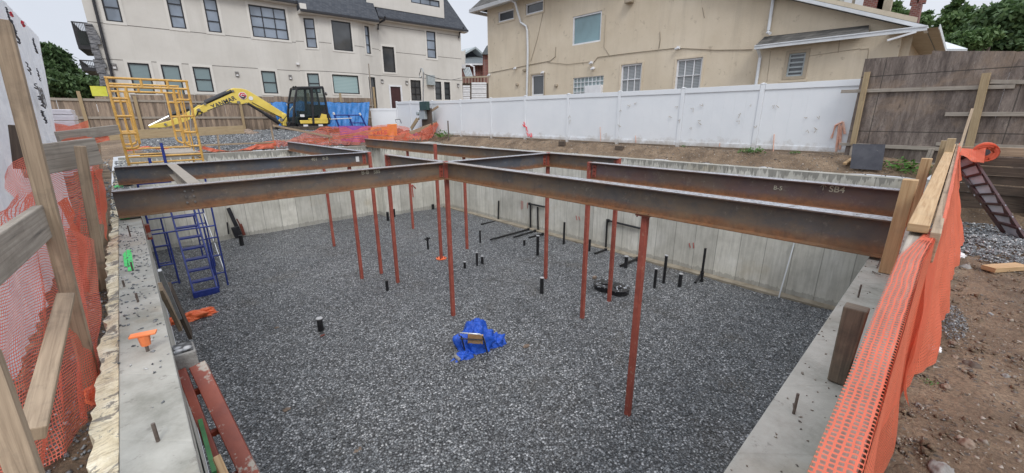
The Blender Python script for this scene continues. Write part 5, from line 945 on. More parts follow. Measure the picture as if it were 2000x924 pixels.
# netting: near sheet and far sheet
def L3(pts, Y): return [lp(x, y, Y if not isinstance(Y, (list, tuple)) else Y[i]) for i, (x, y) in enumerate(pts)]
netstrip('netting', [lp(-40, 500, 2.5), lp(0, 462, 3.1), lp(75, 412, 3.65), lp(140, 450, 3.9), lp(185, 470, 4.2)], [at(x, y, z=-.29) for x, y in ((-60, 980), (20, 975), (110, 905), (178, 800), (192, 745))], 'meshL', t, 120, 50, .06, seed=21)
netstrip('netting', L3([(70, 300), (120, 305), (160, 300), (180, 290), (196, 290)], [5.6, 5.6, 5.7, 6.0, 6.6]), L3([(95, 470), (130, 585), (165, 590), (195, 560), (206, 510)], [5.4, 5.0, 5.2, 5.6, 6.2]), 'meshL', t, 90, 40, .10, seed=25)
netstrip('netting', L3([(78, 290), (60, 300), (30, 310), (22, 330)], [5.0, 4.8, 4.6, 4.5]), L3([(98, 430), (70, 430), (30, 440), (10, 450)], [4.8, 4.6, 4.4, 4.2]), 'meshL', t, 60, 40, .12, seed=26)
netstrip('netting', L3([(112, 395), (150, 470), (158, 560)], 5.3), L3([(132, 385), (160, 460), (180, 590)], 5.25), 'meshS', t, 40, 6, .04, seed=27)
netstrip('netting', L3([(118, 275), (150, 268), (185, 264), (205, 258)], [7.5, 7.6, 8., 8.3]), L3([(118, 282), (150, 285), (200, 278), (215, 275)], [7.5, 7.6, 8., 8.3]), 'meshS', t, 40, 6, .08, seed=28)
netstrip('netting', L3([(186, 330), (192, 350), (197, 420)], [5.8, 5.8, 5.8]), L3([(200, 330), (212, 400), (210, 470)], [6.3, 6.3, 6.2]), 'meshS', t, 30, 6, .05, seed=29)
blob(at(188, 775, z=-.31), .06, .09, .07, 3, .5, 10).build('netting_fold', 'orange', t)
n = 2500; pp = np.column_stack([rng.uniform(-.85, -.38, n), rng.uniform(1.2, 6, n)]); pq = np.column_stack([rng.uniform(-3.5, -.38, 2500), rng.uniform(6, 18, 2500)]); stones('left_rubble', np.column_stack([pq, [gh(x, y)+.01 for x, y in pq]]), rng.uniform(.01, .05, 2500), 'stone', label='rubble on the ground behind the left barrier', cat='rubble'); stones('left_pebbles', np.column_stack([pp, [gh(x, y)+.01 for x, y in pp]]), rng.uniform(.005, .016, n), 'stone', label='grey stones on the narrow soil strip beside the foam', cat='pebbles')
# wrapped load: white house wrap wall
t = thing('wrapped_stack', (-1.2, 8, -.3), 'tall stack under white printed house wrap at left', 'wrapped load')
WXp = -.82
A0 = at(-260, -330, X=WXp); top_far = at(75, 72, X=WXp); top_near = at(-130, -160, X=WXp)
netstrip('wrap_sheet', [(WXp, 2.6, 2.86), (WXp, 5, 2.84), (WXp, 9, 2.8), (WXp, top_far.y, top_far.z)], [(WXp+.02, 2.6, -.3), (WXp+.04, 5, -.3), (WXp+.03, 9, -.3), (at(132, 400, Y=top_far.y).x, top_far.y, at(132, 400, Y=top_far.y).z)], 'wrap', t, 120, 40, .045, seed=31)
b = MB(); b.quad((WXp-.02, top_far.y, top_far.z), (at(132, 400, Y=top_far.y).x, top_far.y, -.3), (WXp-2, top_far.y, -.3), (WXp-2, top_far.y, top_far.z)); b.build('wrap_sheet', 'wrap', t)
def scrib(x, y, w, h, m, n_=5, r=.012):
    c = at(x, y, X=WXp+.06); c2 = at(x+w, y+h, X=WXp+.06); b = MB(); k = []
    for i in range(n_*3): k.append(Vector((WXp+.075, c.y+(c2.y-c.y)*random.random(), c.z+(c2.z-c.z)*(i+random.random())/(n_*3))))
    b.tube(k, r, 4); b.build('print_mark', m, t)
for a in ((14, 20, 8, 14, 'inkr', 3, .014), (46, 120, 16, 30, 'ink', 4, .008), (30, 100, 10, 40, 'ink', 5), (66, 130, 14, 30, 'ink', 4, .008), (52, 235, 14, 30, 'ink', 5, .010), (60, 160, 12, 16, 'ink', 3, .008), (8, 12, 18, 60, 'ink'), (22, 40, 10, 45, 'ink'), (58, 70, 14, 36, 'ink'), (44, 188, 12, 18, 'ink', 4), (70, 185, 16, 28, 'ink'), (76, 215, 16, 26, 'ink'), (38, 38, 8, 16, 'inkr', 3, .016), (57, 212, 7, 30, 'inkr', 4, .02), (36, 162, 16, 16, 'ink', 3, .006)): scrib(*a)
pt = at(84, 207, X=WXp+.075); text_mesh('print_mark', '089', .38, pt, (0, 1, 0), (0, 0, 1), 'ink', t)
# stack of white sheets
p0_, p1_ = at(103, 270, Y=13.5), at(165, 270, Y=13.5); t = thing('sheet_stack', ((p0_.x+p1_.x)/2, 13.5, 0), 'stack of white sheets half covered by orange netting', 'sheet stack')
zt_ = at(105, 212, Y=13.5).z
for k in range(12):
    z0 = gh(-1, 13.5)+(zt_-gh(-1, 13.5))*k/12; j = random.uniform(-.02, .03); b = MB(); b.bar((p0_.x-.15+j, 14.1, z0+.05), (p1_.x+.03-.012*k+j, 14.1, z0+.05), 1.2, (zt_-0)/12-.012); b.build('sheet', 'sheet', t, bevel=.01)
netstrip('netting', [at(105, 240, Y=13.4), at(135, 247, Y=13.4), at(172, 235, Y=13.4)], [at(105, 285, Y=13.3), at(140, 290, Y=13.3), at(176, 285, Y=13.3)], 'meshF', t, 40, 12, .06, seed=41)
# ------------------------------------------------------------------ building helpers
def wall_open(pl, s0, z0, s1, z1, rects, depth=.12, d=0):
    """wall sheet with real openings and reveals"""
    S = sorted({s0, s1, *[r[0] for r in rects], *[r[2] for r in rects]}); Z = sorted({z0, z1, *[r[1] for r in rects], *[r[3] for r in rects]})
    S = [s for s in S if s0 <= s <= s1]; Z = [z for z in Z if z0 <= z <= z1]; b = MB()
    for i in range(len(S)-1):
        for j in range(len(Z)-1):
            cs, cz = (S[i]+S[i+1])/2, (Z[j]+Z[j+1])/2
            if any(r[0] < cs < r[2] and r[1] < cz < r[3] for r in rects): continue
            b.add([pl.P(S[i], Z[j], d), pl.P(S[i+1], Z[j], d), pl.P(S[i+1], Z[j+1], d), pl.P(S[i], Z[j+1], d)], [(0, 1, 2, 3)])
    for r in rects:
        c = [(r[0], r[1]), (r[2], r[1]), (r[2], r[3]), (r[0], r[3])]
        for k in range(4): a, e = c[k], c[(k+1) % 4]; b.add([pl.P(*a, d), pl.P(*e, d), pl.P(*e, d-depth), pl.P(*a, d-depth)], [(0, 1, 2, 3)])
    return b
def window(pl, r, parent, fm='frame', gm='glass', cols=1, rows=2, fw=.06, trim=None, tw=.12, d=0, name='window', mull=.04):
    s0, z0, s1, z1 = r; b = MB(); di, do = d-.09, d-.03
    b.pbox(pl, s0, z0, s0+fw, z1, di, do); b.pbox(pl, s1-fw, z0, s1, z1, di, do); b.pbox(pl, s0+fw, z0, s1-fw, z0+fw, di, do); b.pbox(pl, s0+fw, z1-fw, s1-fw, z1, di, do)
    for k in range(1, cols): x = s0+(s1-s0)*k/cols; b.pbox(pl, x-mull/2, z0+fw, x+mull/2, z1-fw, di+.01, do-.004)
    for k in range(1, rows): z = z0+(z1-z0)*k/rows; b.pbox(pl, s0+fw, z-mull/2, s1-fw, z+mull/2, di+.012, do-.006)
    w = b.build(name, fm, parent); b = MB(); b.pbox(pl, s0+fw*.5, z0+fw*.5, s1-fw*.5, z1-fw*.5, di-.01, di+.005); b.build('pane', gm, w)
    if trim:
        b = MB(); e = .028; b.pbox(pl, s0-tw, z0-tw, s0, z1+tw, d+.002, d+e); b.pbox(pl, s1, z0-tw, s1+tw, z1+tw, d+.002, d+e); b.pbox(pl, s0, z0-tw, s1, z0, d+.002, d+e); b.pbox(pl, s0, z1, s1, z1+tw, d+.002, d+e); b.build('surround', trim, w)
    return w
# ------------------------------------------------------------------ left building (light stucco, black windows)
O_ = at(905, 220, Y=32); PM = Plane((O_.x, O_.y), ang=-4)
t = thing('stucco_apartment_house', (O_.x-12, O_.y+2, 1), 'large light stucco apartment house with black windows and dark roof', 'apartment house'); HB = t
def offpl(pl, d): return Plane((pl.P(0, 0, d).x, pl.P(0, 0, d).y), to=(pl.P(1, 0, d).x, pl.P(1, 0, d).y))
PB = offpl(PM, .6)
sA = PM.px(583, 120)[0]; sD = PM.px(742, 120)[0]; bB = PB.px(630, 120)[0]; bC = PB.px(704, 120)[0]
pA_, pB2, pC_, pD_ = PM.P(sA, 0), PB.P(bB, 0), PB.P(bC, 0), PM.P(sD, 0)
F1 = Plane((pA_.x, pA_.y), to=(pB2.x, pB2.y)); F3 = Plane((pC_.x, pC_.y), to=(pD_.x, pD_.y)); l1 = (pB2-pA_).length; l3 = (pD_-pC_).length
W4 = PM.rect((484, 8), (565, 79)); zt4 = W4[3]
def upw(bl, br, zt_): a = PM.px(*bl); c = PM.px(*br); return (a[0], (a[1]+c[1])/2, c[0], zt_)
mainL = [(upw((208, 41), (241, 44), zt4+.3), 1, 3, 'glass'), (upw((336, 54), (365, 57), zt4+.1), 1, 3, 'glass'), (upw((408, 62), (434, 64.5), zt4), 1, 3, 'glass'), (W4, 3, 3, 'glass'),
 (PM.rect((248, 122), (304, 184)), 1, 2, 'blind'), (PM.rect((313, 126), (362, 186)), 1, 2, 'blind'), (PM.rect((375, 130), (419, 180)), 1, 2, 'blind'), (PM.rect((509, 138), (544, 183)), 1, 2, 'blind')]
mainR = [(PM.rect((746, 90), (773, 142)), 1, 1, 'glassdk'), (PM.rect((832, 60), (852.5, 114.5)), 1, 3, 'glass'), (PM.rect((801, 156), (823.5, 197)), 2, 3, 'glassdk'), (PM.rect((849, 159), (863, 195)), 1, 3, 'glassdk'), (PM.rect((867, 160), (880, 195)), 1, 3, 'glassdk')]
drR = PM.rect((762, 169), (785, 214))
bayW = [(F1, F1.rect((592, 35), (620, 94)), 1, 3, 'glass'), (F1, F1.rect((599, 143), (627, 182)), 1, 2, 'blind'), (PB, PB.rect((646, 39), (690, 101)), 1, 1, 'glassdk'), (PB, PB.rect((648, 145), (703, 184)), 1, 1, 'blindl'), (F3, F3.rect((711, 50), (725, 106)), 1, 3, 'glass'), (F3, F3.rect((719, 150), (738, 214)), 1, 3, 'glassdk')]
sW = PM.px(170, 41)[0]; z0w = .3; ztL = PM.px(560, 0)[1]+.0; ztR = PM.px(830, 44)[1]
gB = PB.px(660, 27)[1]; gM = PM.px(560, 3)[1]
for pl, a, c, zt_, ws in ((PM, sW, sA, gM+.6, [w[0] for w in mainL]), (PM, sD, 0, ztR+.1, [w[0] for w in mainR]+[drR]), (PB, bB, bC, gB+.3, [w[1] for w in bayW if w[0] is PB]), (F1, 0, l1, gB+.3, [w[1] for w in bayW if w[0] is F1]), (F3, 0, l3, gB+.3, [w[1] for w in bayW if w[0] is F3])):
    wall_open(pl, a, z0w, c, zt_, ws).build('wall', 'stucco2', t)
b = MB(); b.quad(PM.P(0, z0w), PM.P(0, ztR), PM.P(0, ztR, -10), PM.P(0, z0w, -10)); b.quad(PM.P(sW, z0w), PM.P(sW, gM+.6), PM.P(sW, gM+.6, -10), PM.P(sW, z0w, -10)); b.build('wall', 'stucco2', t)
for r, c_, rw, gm in mainL+mainR: window(PM, r, t, 'frame', gm, c_, rw, .07, 'stuccotrim', .14, mull=.05)
for pl, r, c_, rw, gm in bayW: window(pl, r, t, 'frame', gm, c_, rw, .07, 'stuccotrim', .11, mull=.05)
b = MB(); b.pbox(PM, drR[0], drR[1], drR[2], drR[3], -.10, -.05); b.pbox(PM, drR[0]+.1, drR[1]+.2, drR[2]-.1, drR[1]+.75, -.05, -.035); b.pbox(PM, drR[0]+.1, drR[1]+.9, drR[2]-.1, drR[3]-.15, -.05, -.035); dr = b.build('door', 'door', t)
b = MB(); e = .13; b.pbox(PM, drR[0]-e, drR[1], drR[0], drR[3]+e, .002, .04); b.pbox(PM, drR[2], drR[1], drR[2]+e, drR[3]+e, .002, .04); b.pbox(PM, drR[0], drR[3], drR[2], drR[3]+e, .002, .04); b.build('door_frame', 'white', dr)
# joints
b = MB()
zl1 = (PM.px(219, 116)[1]+PM.px(443, 130)[1])/2; zl2 = (PM.px(250, 50)[1]+PM.px(470, 72)[1])/2; zr1 = PM.px(800, 151)[1]; zr2 = PM.px(800, 105)[1]; zr3 = PM.px(800, 57)[1]
def joint(pl, a, c, z, ws):
    cuts = sorted([(r[0]-.15, r[2]+.15) for r in ws if r[1]-.15 < z < r[3]+.15]); x = a
    for c0_, c1__ in cuts:
        if c0_ > x: b.pbox(pl, x, z-.018, c0_, z+.018, .001, .006)
        x = max(x, c1__)
    if c > x: b.pbox(pl, x, z-.018, c, z+.018, .001, .006)
def joint(pl, a, c, z, ws):
    cuts = sorted([(r[0]-.15, r[2]+.15) for r in ws if r[1]-.15 < z < r[3]+.15]); x = a
    for c0_, c1__ in cuts+[(c, c)]:
        if c0_ > x: MB().pbox(pl, x, z-.018, c0_, z+.018, .001, .006).build('joint_line', 'joint', t)
        x = max(x, c1__)
joint(PM, sW, sA, zl1, [w[0] for w in mainL]); joint(PM, sW, sA, zl2, [w[0] for w in mainL])
for z in (zr1, zr2, zr3): joint(PM, sD, 0, z, [w[0] for w in mainR])
zb1, zb2 = PB.px(660, 141)[1], PB.px(640, 84)[1]
for pl, a, c in ((F1, 0, l1), (PB, bB, bC), (F3, 0, l3)):
    for z in (zb1, zb2): joint(pl, a, c, z, [w[1] for w in bayW if w[0] is pl])
# stone pier, downspout, lamps
sP = PM.px(205, 98)[0]; zP = PM.px(185, 48)[1]; b = MB()
zz0 = z0w; k = 0
while zz0 < zP:
    h = random.uniform(.16, .3); w0 = sW-.12+random.uniform(-.05, .03); b.pbox(PM, w0, zz0, sP-.12+random.uniform(-.12, .04), min(zP, zz0+h-.015), -.2, .10+random.uniform(0, .09)); zz0 += h
b.build('stone_pier', 'stonec', t)
b = MB(); b.tube([PM.P(PM.px(183, 0)[0], PM.px(183, 0)[1]+1.0, .12), PM.P(PM.px(200, 70)[0], PM.px(200, 70)[1], .12), PM.P(PM.px(218, 145)[0], 1.0, .12)], .07, 8); b.build('downspout', 'gutterb', t)
for x, y in ((223.5, 130), (463, 145), (567, 151), (746, 159), (794, 162), (894.5, 167)):
    pl = PM; s, z = pl.px(x, y); b = MB(); b.pbox(pl, s-.1, z-.16, s+.1, z+.16, .002, .04); b.pbox(pl, s-.07, z+.04, s+.07, z+.12, .04, .16); lo = b.build('wall_lamp', 'bolt', t)
    b = MB(); b.pbox(pl, s-.06, z-.12, s+.06, z+.035, .041, .10); b.build('lamp_glass', 'decal', lo)
s, z = PB.px(581, 125); b = MB(); s, z = PM.px(580, 125); b.pbox(PM, s-.06, z-.06, s+.12, z+.06, .0, .15); b.build('camera_box', 'decal', t)
s, z = PM.px(840, 157); b = MB(); b.pbox(PM, PM.px(832, 147)[0], PM.px(832, 166)[1], PM.px(846, 147)[0], PM.px(832, 147)[1], .01, .3); b.build('meter_box', 'greybox', t)
# roofs
def roof(pl, s0, s1, zg, ov, H, back, hipR=0, hipL=0, nm='roof', ovR=0):
    a, c = pl.P(s0, zg, ov), pl.P(s1+ovR, zg, ov); d, e = pl.P(s1-hipR, zg+H, -back), pl.P(s0+hipL, zg+H, -back)
    g = MB(); g.quad(a, c, d, e)
    g.quad(c, pl.P(s1+ovR, zg, -12), pl.P(s1-hipR, zg+H, -12), d)
    g.quad(a, pl.P(s0, zg, -12), pl.P(s0+hipL, zg+H, -12), e); g.quad(e, d, pl.P(s1-hipR, zg+H, -12), pl.P(s0+hipL, zg+H, -12)); r = g.build(nm, 'shingle', t)
    g = MB(); g.pbox(pl, s0, zg-.14, s1+ovR, zg-.002, ov-.06, ov+.08); g.build('gutter', 'gutterb', r)
    g = MB(); g.pbox(pl, s0, zg-.20, s1+ovR, zg-.145, -.2, ov-.07); g.build('soffit', 'stuccotrim', r)
zgA = PM.px(560, 3)[1]; OVP = offpl(PM, 1.0)
zgB = (OVP.px(586, 15)[1]+OVP.px(740, 41)[1])/2; OVC = offpl(PM, .45); zgC = (OVC.px(760, 34)[1]+OVC.px(914, 60)[1])/2
roof(PM, sW-.6, PM.px(582, 5)[0], zgA, .45, 4, 2.6)
roof(PM, OVP.px(586, 15)[0], OVP.px(741, 41)[0], zgB, 1.0, 4.2, 1.9, nm='bay_roof')
roof(PM, PM.px(735, 34)[0], 0, zgC, .45, 5.2, 2.4, hipR=2.0, ovR=.5)
b = MB(); s0_, s1_ = OVP.px(586, 15)[0], OVP.px(741, 41)[0]; b.pbox(PM, PM.px(578, 10)[0], zgB-.1, PM.px(590, 10)[0], zgB+.35, -.1, 1.0); b.build('eave_return', 'stuccotrim', t)
DP = offpl(PM, .1); d0, d1 = DP.px(716, 9), DP.px(868, 37); dz = (d0[1]+d1[1])/2; dw = DP.rect((802, -9), (859, 15))
b = wall_open(DP, d0[0], dz, d1[0], dz+3.2, [dw]); b.quad(DP.P(d1[0], dz), DP.P(d1[0], dz+3.2), DP.P(d1[0], dz+3.2, -4), DP.P(d1[0], dz, -4)); b.quad(DP.P(d0[0], dz), DP.P(d1[0], dz), DP.P(d1[0], dz, -1), DP.P(d0[0], dz, -1)); do_ = b.build('dormer', 'stucco2', t); 
window(DP, dw, do_, 'frame', 'glass', 3, 1, .07)
for (x, y) in ((738, 45), (896, 63)):
    s, z = PM.px(x, y); b = MB(); b.tube([PM.P(s+.25, z+.35, .9 if x < 800 else .4), PM.P(s+.2, z+.1, .8 if x < 800 else .35), PM.P(s-.05, z-.05, .2), PM.P(s-.08, z-.5, .12)], .08, 7); b.build('downspout', 'gutterb', t)
# balconies at the left end
for (xa, ya), zsl, dd in (((130, 43), (150, 96), 0), ((146, 118), (165, 139), 0)):
    s0, z1_ = PM.px(xa+8, ya); s1 = sW; zs = PM.px(xa+40, zsl[1]-8)[1]; zr_ = PM.px(xa+30, ya)[1]; b = MB(); b.pbox(PM, s0, zs-.2, s1+.2, zs, -3.5, -.2); bo = b.build('balcony', 'blackm', t); b = MB()
    for d in (-.25, -3.4):
        b.pbox(PM, s0, zr_-.03, s1, zr_+.03, d-.02, d+.02); nb_ = 11
        for k in range(nb_+1): s = s0+(s1-s0)*k/nb_; b.pbox(PM, s-.012, zs, s+.012, zr_, d-.01, d+.01)
    for k in range(14): d = -.25-3.15*k/13; b.pbox(PM, s0, zs, s0+.024, zr_, d-.01, d+.01)
    b.pbox(PM, s0-.02, zr_-.03, s0+.03, zr_+.03, -3.4, -.25); b.build('railing', 'blackm', bo)
    if ya < 100:
        b = MB(); b.pbox(PM, s0+.1, zs, s1-.1, zs+(zr_-zs)*.62, -.32, -.30); b.build('screen', mat_mesh('balcony screen', (.05, .08, .06), 14, 14, .35, .1), bo)
b = MB(); b.pbox(PM, sW-.75, gM-.5, sW+.25, gM+.9, -3, -.05); b.build('eave_corner', 'stuccotrim', t)
p = at(193, 176, Y=28.5); b = MB(); b.box(p-Vector((0, 0, .05)), (.55, .04, .45)); tag(b.build('yellow_notice', 'yellowp', loc=p), 'yellow notice panel behind the plank fence at left', 'notice')
# service cable to the building
b = MB(); A = sp_top; Bp = PM.P(-.2, PM.px(895, 152)[1], .1); b.tube([A.lerp(Bp, k/12)-Vector((0, 0, .25*math.sin(math.pi*k/12))) for k in range(13)], .02, 5); tag(b.build('overhead_cable', 'cable', loc=A), 'black service cable from the mast to the stucco house', 'cable')
# ------------------------------------------------------------------ beige house on the right
HX_ = 16.5; PH = Plane((HX_, 0), ang=90)
t = thing('beige_stucco_house', (HX_+3, 9, .3), 'beige stucco house with white framed windows behind white fence', 'house')
yC = PH.px(953, 100)[0]
Hw = [(PH.rect((973, 24.6), (1004, 37)), 'glassdk', 1, 1), (PH.rect((1027, 8.3), (1061.4, 21.6)), 'glassdk', 1, 1), (PH.rect((1119, 33), (1172.7, 80.7)), 'glasst', 1, 1), (PH.rect((1038.6, 147), (1062, 186)), 'glassdk', 1, 1), (PH.rect((1119.7, 152.6), (1177, 187)), 'gblock', 8, 4), (PH.rect((1214, 127), (1250, 184)), 'blindw', 3, 2), (PH.rect((1322.5, 116.7), (1366, 179)), 'blindw', 3, 2)]
def hz(r): return r
zE = at(1000, 0, X=16.1).z; 
rk0, rk1 = PH.px(1573, -2), PH.px(1790, 46)
g = wall_open(PH, rk0[0], .2, yC, 9.0, [w[0] for w in Hw], .1)
g.add([PH.P(rk0[0], .2), PH.P(rk0[0], rk0[1]+.15), PH.P(rk1[0], rk1[1]+.15), PH.P(rk1[0], .2)], [(0, 1, 2, 3)])
g.add([PH.P(rk0[0], rk0[1]+.15), PH.P(rk0[0], 9), PH.P(rk0[0]-1.6, 9.)], [(0, 1, 2)])if False else None
g.quad(PH.P(yC, .2), PH.P(yC, 9), PH.P(yC, 9, -9), PH.P(yC, .2, -9)); g.build('wall', 'stucco', t)
for i, (r, gm, c_, rw) in enumerate(Hw):
    window(PH, r, t, 'white' if i != 4 else 'whitewet', gm, c_, rw, .07 if i not in (4,) else .03, None if i in (2, 4) else ('trimtan' if i == 3 else 'stucco'), .07, mull=.03)
s, z = PH.px(1147, 168); r2 = PH.rect((1147, 168), (1177, 188)); b = MB(); b.pbox(PH, r2[0], r2[1], r2[2], r2[3], -.02, .18); b.build('vent_cover', 'white', t, bevel=.01)
# eaves at the top left
zE = at(930, 17, X=16.0).z; y_e = at(919, 20, X=15.95).y
g = MB(); g.prism([(15.95, y_e, zE), (15.95, rk0[0]+6, zE), (16.9, rk0[0]+6, zE+.5), (16.9, y_e, zE+.5)], (0, 0, .05)); g.quad((15.95, y_e, zE+.05), (15.95, rk0[0]+6, zE+.05), (19, rk0[0]+6, zE+2.8), (19, y_e-1, zE+2.8)); g.quad((15.95, y_e, zE+.05), (19, y_e-1, zE+2.8), (22, y_e, zE+.05), (22, y_e, zE+.05)); g.build('roof', 'shingle2', t)
g = MB(); g.prism([(15.9, y_e, zE-.14), (16.02, y_e, zE-.14), (16.02, y_e, zE+.02), (15.85, y_e, zE+.02)], (0, rk0[0]+6-y_e, 0)); g.prism([(16.03, y_e-.02, zE-.03), (16.5, y_e-.02, zE-.03), (16.5, y_e-.02, zE), (16.03, y_e-.02, zE)], (0, rk0[0]+6-y_e, 0)); g.prism([(15.9, y_e, zE-.14), (22, y_e, zE-.14), (22, y_e, zE+.02), (15.9, y_e, zE+.02)], (0, .1, 0)); g.build('gutter', 'whitewet', t)
def hp(x, y, d=.06): p = PH.px(x, y); return PH.P(p[0], p[1], d)
def ht(name, pts, r, m, d=.06): b = MB(); b.tube([hp(x, y, d) for x, y in pts], r, 8); b.build(name, m, t, smooth=True)
b = MB(); b.tube([hp(1003, 0, .45), hp(1017, 8, .4), hp(1019, 44, .08), hp(1030, 52, .08), hp(1032, 60, .08), hp(1033, 100, .08), hp(1031, 190, .08)], .055, 8); b.build('downspout', 'whitewet', t)
b = MB(); b.tube([hp(1512, -5, .07), hp(1502, 60, .07), hp(1501, 64, .10), hp(1508, 67, .22)], .05, 8); b.build('downspout', 'whitewet', t)
ht('cable', [(954, 143), (990, 136), (1033, 127), (1075, 119), (1085, 111), (1086, 92)], .012, 'cableg', .02); ht('cable', [(1160, 122), (1168, 112), (1230, 104), (1320, 94), (1400, 98), (1470, 97)], .012, 'cableg', .02); ht('cable', [(1070, 122), (1110, 126), (1158, 120)], .008, 'cableg', .02); ht('cable', [(1061, 25), (1050, 75), (1037, 120)], .008, 'cableg', .015); ht('cable', [(1183, 30), (1180, 92), (1190, 108)], .008, 'trimtan', .015); ht('cable', [(1289, 62), (1290, 78), (1287, 95)], .01, 'cableg', .015); ht('cable', [(1372, 15), (1376, 35)], .007, 'cableg', .01)
for x, y in ((1008, 133), (1157, 122), (1160, 133), (1326, 93), (957, 146), (1062, 141)): b = MB(); p = hp(x, y, 0); b.tube([p, p+Vector((-.12, 0, 0))], .05, 8); b.tube([p+Vector((-.1, .1, -.05)), p+Vector((-.14, -.1, -.04))], .04, 7); b.build('security_camera', 'white', t)
for x, y in ((1011, 165), (1087, 167), (1025, 137)): b = MB(); p = hp(x, y, 0); b.prism([p+Vector((0, .09, -.06)), p+Vector((0, -.09, -.06)), p+Vector((0, -.09, .06)), p+Vector((0, .09, .06))], (-.1, 0, 0)); b.build('vent_hood', 'trimtan', t, bevel=.02)
b = MB(); p = hp(1232, 2, 0); b.prism([p+Vector((0, .16, -.1)), p+Vector((0, -.16, -.1)), p+Vector((0, -.16, .15)), p+Vector((0, .16, .15))], (-.25, 0, 0)); b.build('vent_hood', 'trimtan', t, bevel=.02)
# main roof rake falling to the right
RP = Plane((16.15, 0), ang=90); ra = RP.px(1560, -6); rb = RP.px(1812, 50)
dy_, dz_ = rb[0]-ra[0], rb[1]-ra[1]; k = 3.0; rs = (ra[0]-dy_*k, ra[1]-dz_*k)
g = MB(); g.prism([(16.15, rs[0], rs[1]), (16.15, rb[0], rb[1]), (16.15, rb[0], rb[1]-.10), (16.15, rs[0], rs[1]-.10)], (.06, 0, 0)); g.build('fascia', 'whitewet', t)
g = MB(); g.quad((16.16, rs[0], rs[1]+.01), (16.16, rb[0], rb[1]+.01), (25, rb[0], rb[1]+.01), (25, rs[0], rs[1]+.01)); g.quad((16.3, rs[0], rs[1]-.1), (16.3, rb[0], rb[1]-.1), (25, rb[0], rb[1]-.1), (25, rs[0], rs[1]-.1)); g.build('roof', 'shingleg', t)
# annex: slightly forward with its own gutter and strip of roof
PA = Plane((16.3, 0), ang=90); ac = PA.px(1757, 95)[0]; al_ = PA.px(1478, 130)[0]; GP = Plane((15.95, 0), ang=90); gl = GP.px(1474, 88); gr = GP.px(1812, 52); zg = (gl[1]+gr[1])/2
rv = PA.rect((1542, 105), (1567, 148)); g = wall_open(PA, ac, .2, al_, zg+.02, [rv], .1); g.quad(PA.P(ac, .2), PA.P(ac, zg), PA.P(ac, zg, -8), PA.P(ac, .2, -8)); g.quad(PA.P(al_, .2), PA.P(al_, zg), PA.P(al_, zg, -.2), PA.P(al_, .2, -.2)); g.build('wall', 'stucco', t)
w = window(PA, rv, t, 'greybox', 'glassdk', 1, 5, .05, 'trimtan', .09, mull=.05)
g = MB(); g.pbox(PA, rv[0]-.14, rv[1]-.18, rv[2]+.14, rv[1]-.11, .003, .06); g.build('sill', 'stucco', w)
g = MB(); g.pbox(GP, gr[0], zg-.11, gl[0], zg, -.10, .0); g.pbox(GP, gr[0], zg-.02, gl[0], zg+.01, 0, .02); g.pbox(GP, gr[0], zg-.10, gr[0]+.08, zg, -.6, -.11); g.build('gutter', 'whitewet', t)
ztp = PH.px(1600, 58)[1]; g = MB(); g.quad(GP.P(gr[0]+1.2, zg+.012, -.05), GP.P(gl[0], zg+.012, -.05), PH.P(gl[0]-.1, max(ztp, zg+.3), .01), PH.P(gr[0]+1.3, max(ztp, zg+.3)-.05, .01)); g.build('roof', 'shingle2', t)
g = MB(); y_s = ac-.7; g.quad((15.96, y_s, zg-.06), (15.96, ac+.3, zg-.06), (24, ac+.3, zg-.06), (24, y_s, zg-.06)); g.build('soffit', 'trimtan', t); g = MB(); g.prism([(15.95, y_s, zg-.11), (15.95, y_s, zg), (24, y_s, zg), (24, y_s, zg-.11)], (0, -.02, 0)); g.build('fascia', 'whitewet', t)
ga = PA.px(1218+265, 95); b = MB(); b.tube([GP.P(gl[0]-.1, zg-.1, -.05), PA.P(al_-.08, zg-.35, .06), PA.P(al_-.08, .8, .06)], .05, 8); b.build('downspout', 'whitewet', t)
b = MB(); b.bar(at(1733, 79, X=15.9), at(1790, 62, X=15.9), .04, .05); b.build('loose_strip', 'white', t)
b = MB(); 
for a, c in (((1578, 110), (1680, 95)), ((1680, 95), (1681, 97)), ((1681, 97), (1697, 95)), ((1697, 95), (1690, 150)), ((1640, 78), (1637, 103)), ((1505, 100), (1498, 160))): pa_, pc_ = PA.px(*a), PA.px(*c); MB().tube([PA.P(*pa_, .004), PA.P(*pc_, .004)], .009, 4).build('plaster_crack', 'trimtan', t)
b.build('plaster_crack', 'trimtan', t) if False else None
# upper storey window wall and chimneys behind the roof
t = thing('rear_dormer', (19, 3.5, 5), 'glazed rear dormer with brick corner above the beige house roof', 'dormer')
DX = 19.5
def dq(tl, br, nm, m, th=.3, X=DX): a, c = at(*tl, X=X), at(*br, X=X); b = MB(); b.prism([(X, a.y, c.z-.8), (X, c.y, c.z-.8), (X, c.y, a.z), (X, a.y, a.z)], (th, 0, 0)); return b.build(nm, m, t)
dq((1600, -30), (1638, 12), 'window', 'glass', .1); dq((1639, -30), (1654, 14), 'wall', 'stucco2'); dq((1655, -30), (1661, 16), 'post', 'white', .3, DX-.05); dq((1662, -30), (1676, 18), 'wall', 'trimtan'); dq((1677, -30), (1683, 18), 'post', 'white', .3, DX-.05); dq((1684, -30), (1722, 22), 'wall', 'brick'); dq((1722, -30), (1736, 28), 'post', 'trimtan')
p = at(1768, 44, X=21); p1 = at(1795, 44, X=21); pt_ = at(1775, 8, X=21); t = thing('brick_chimney', (21, (p.y+p1.y)/2, 3.5), 'red brick chimney with twin pots above the roof', 'chimney')
yc = (p.y+p1.y)/2; w_ = abs(p.y-p1.y); b = MB(); b.prism([(21, p.y, 3.2), (21, p1.y, 3.2), (21, p1.y+.06, pt_.z), (21, p.y-.06, pt_.z)], (.6, 0, 0)); b.build('stack', 'brick', t)
b = MB()
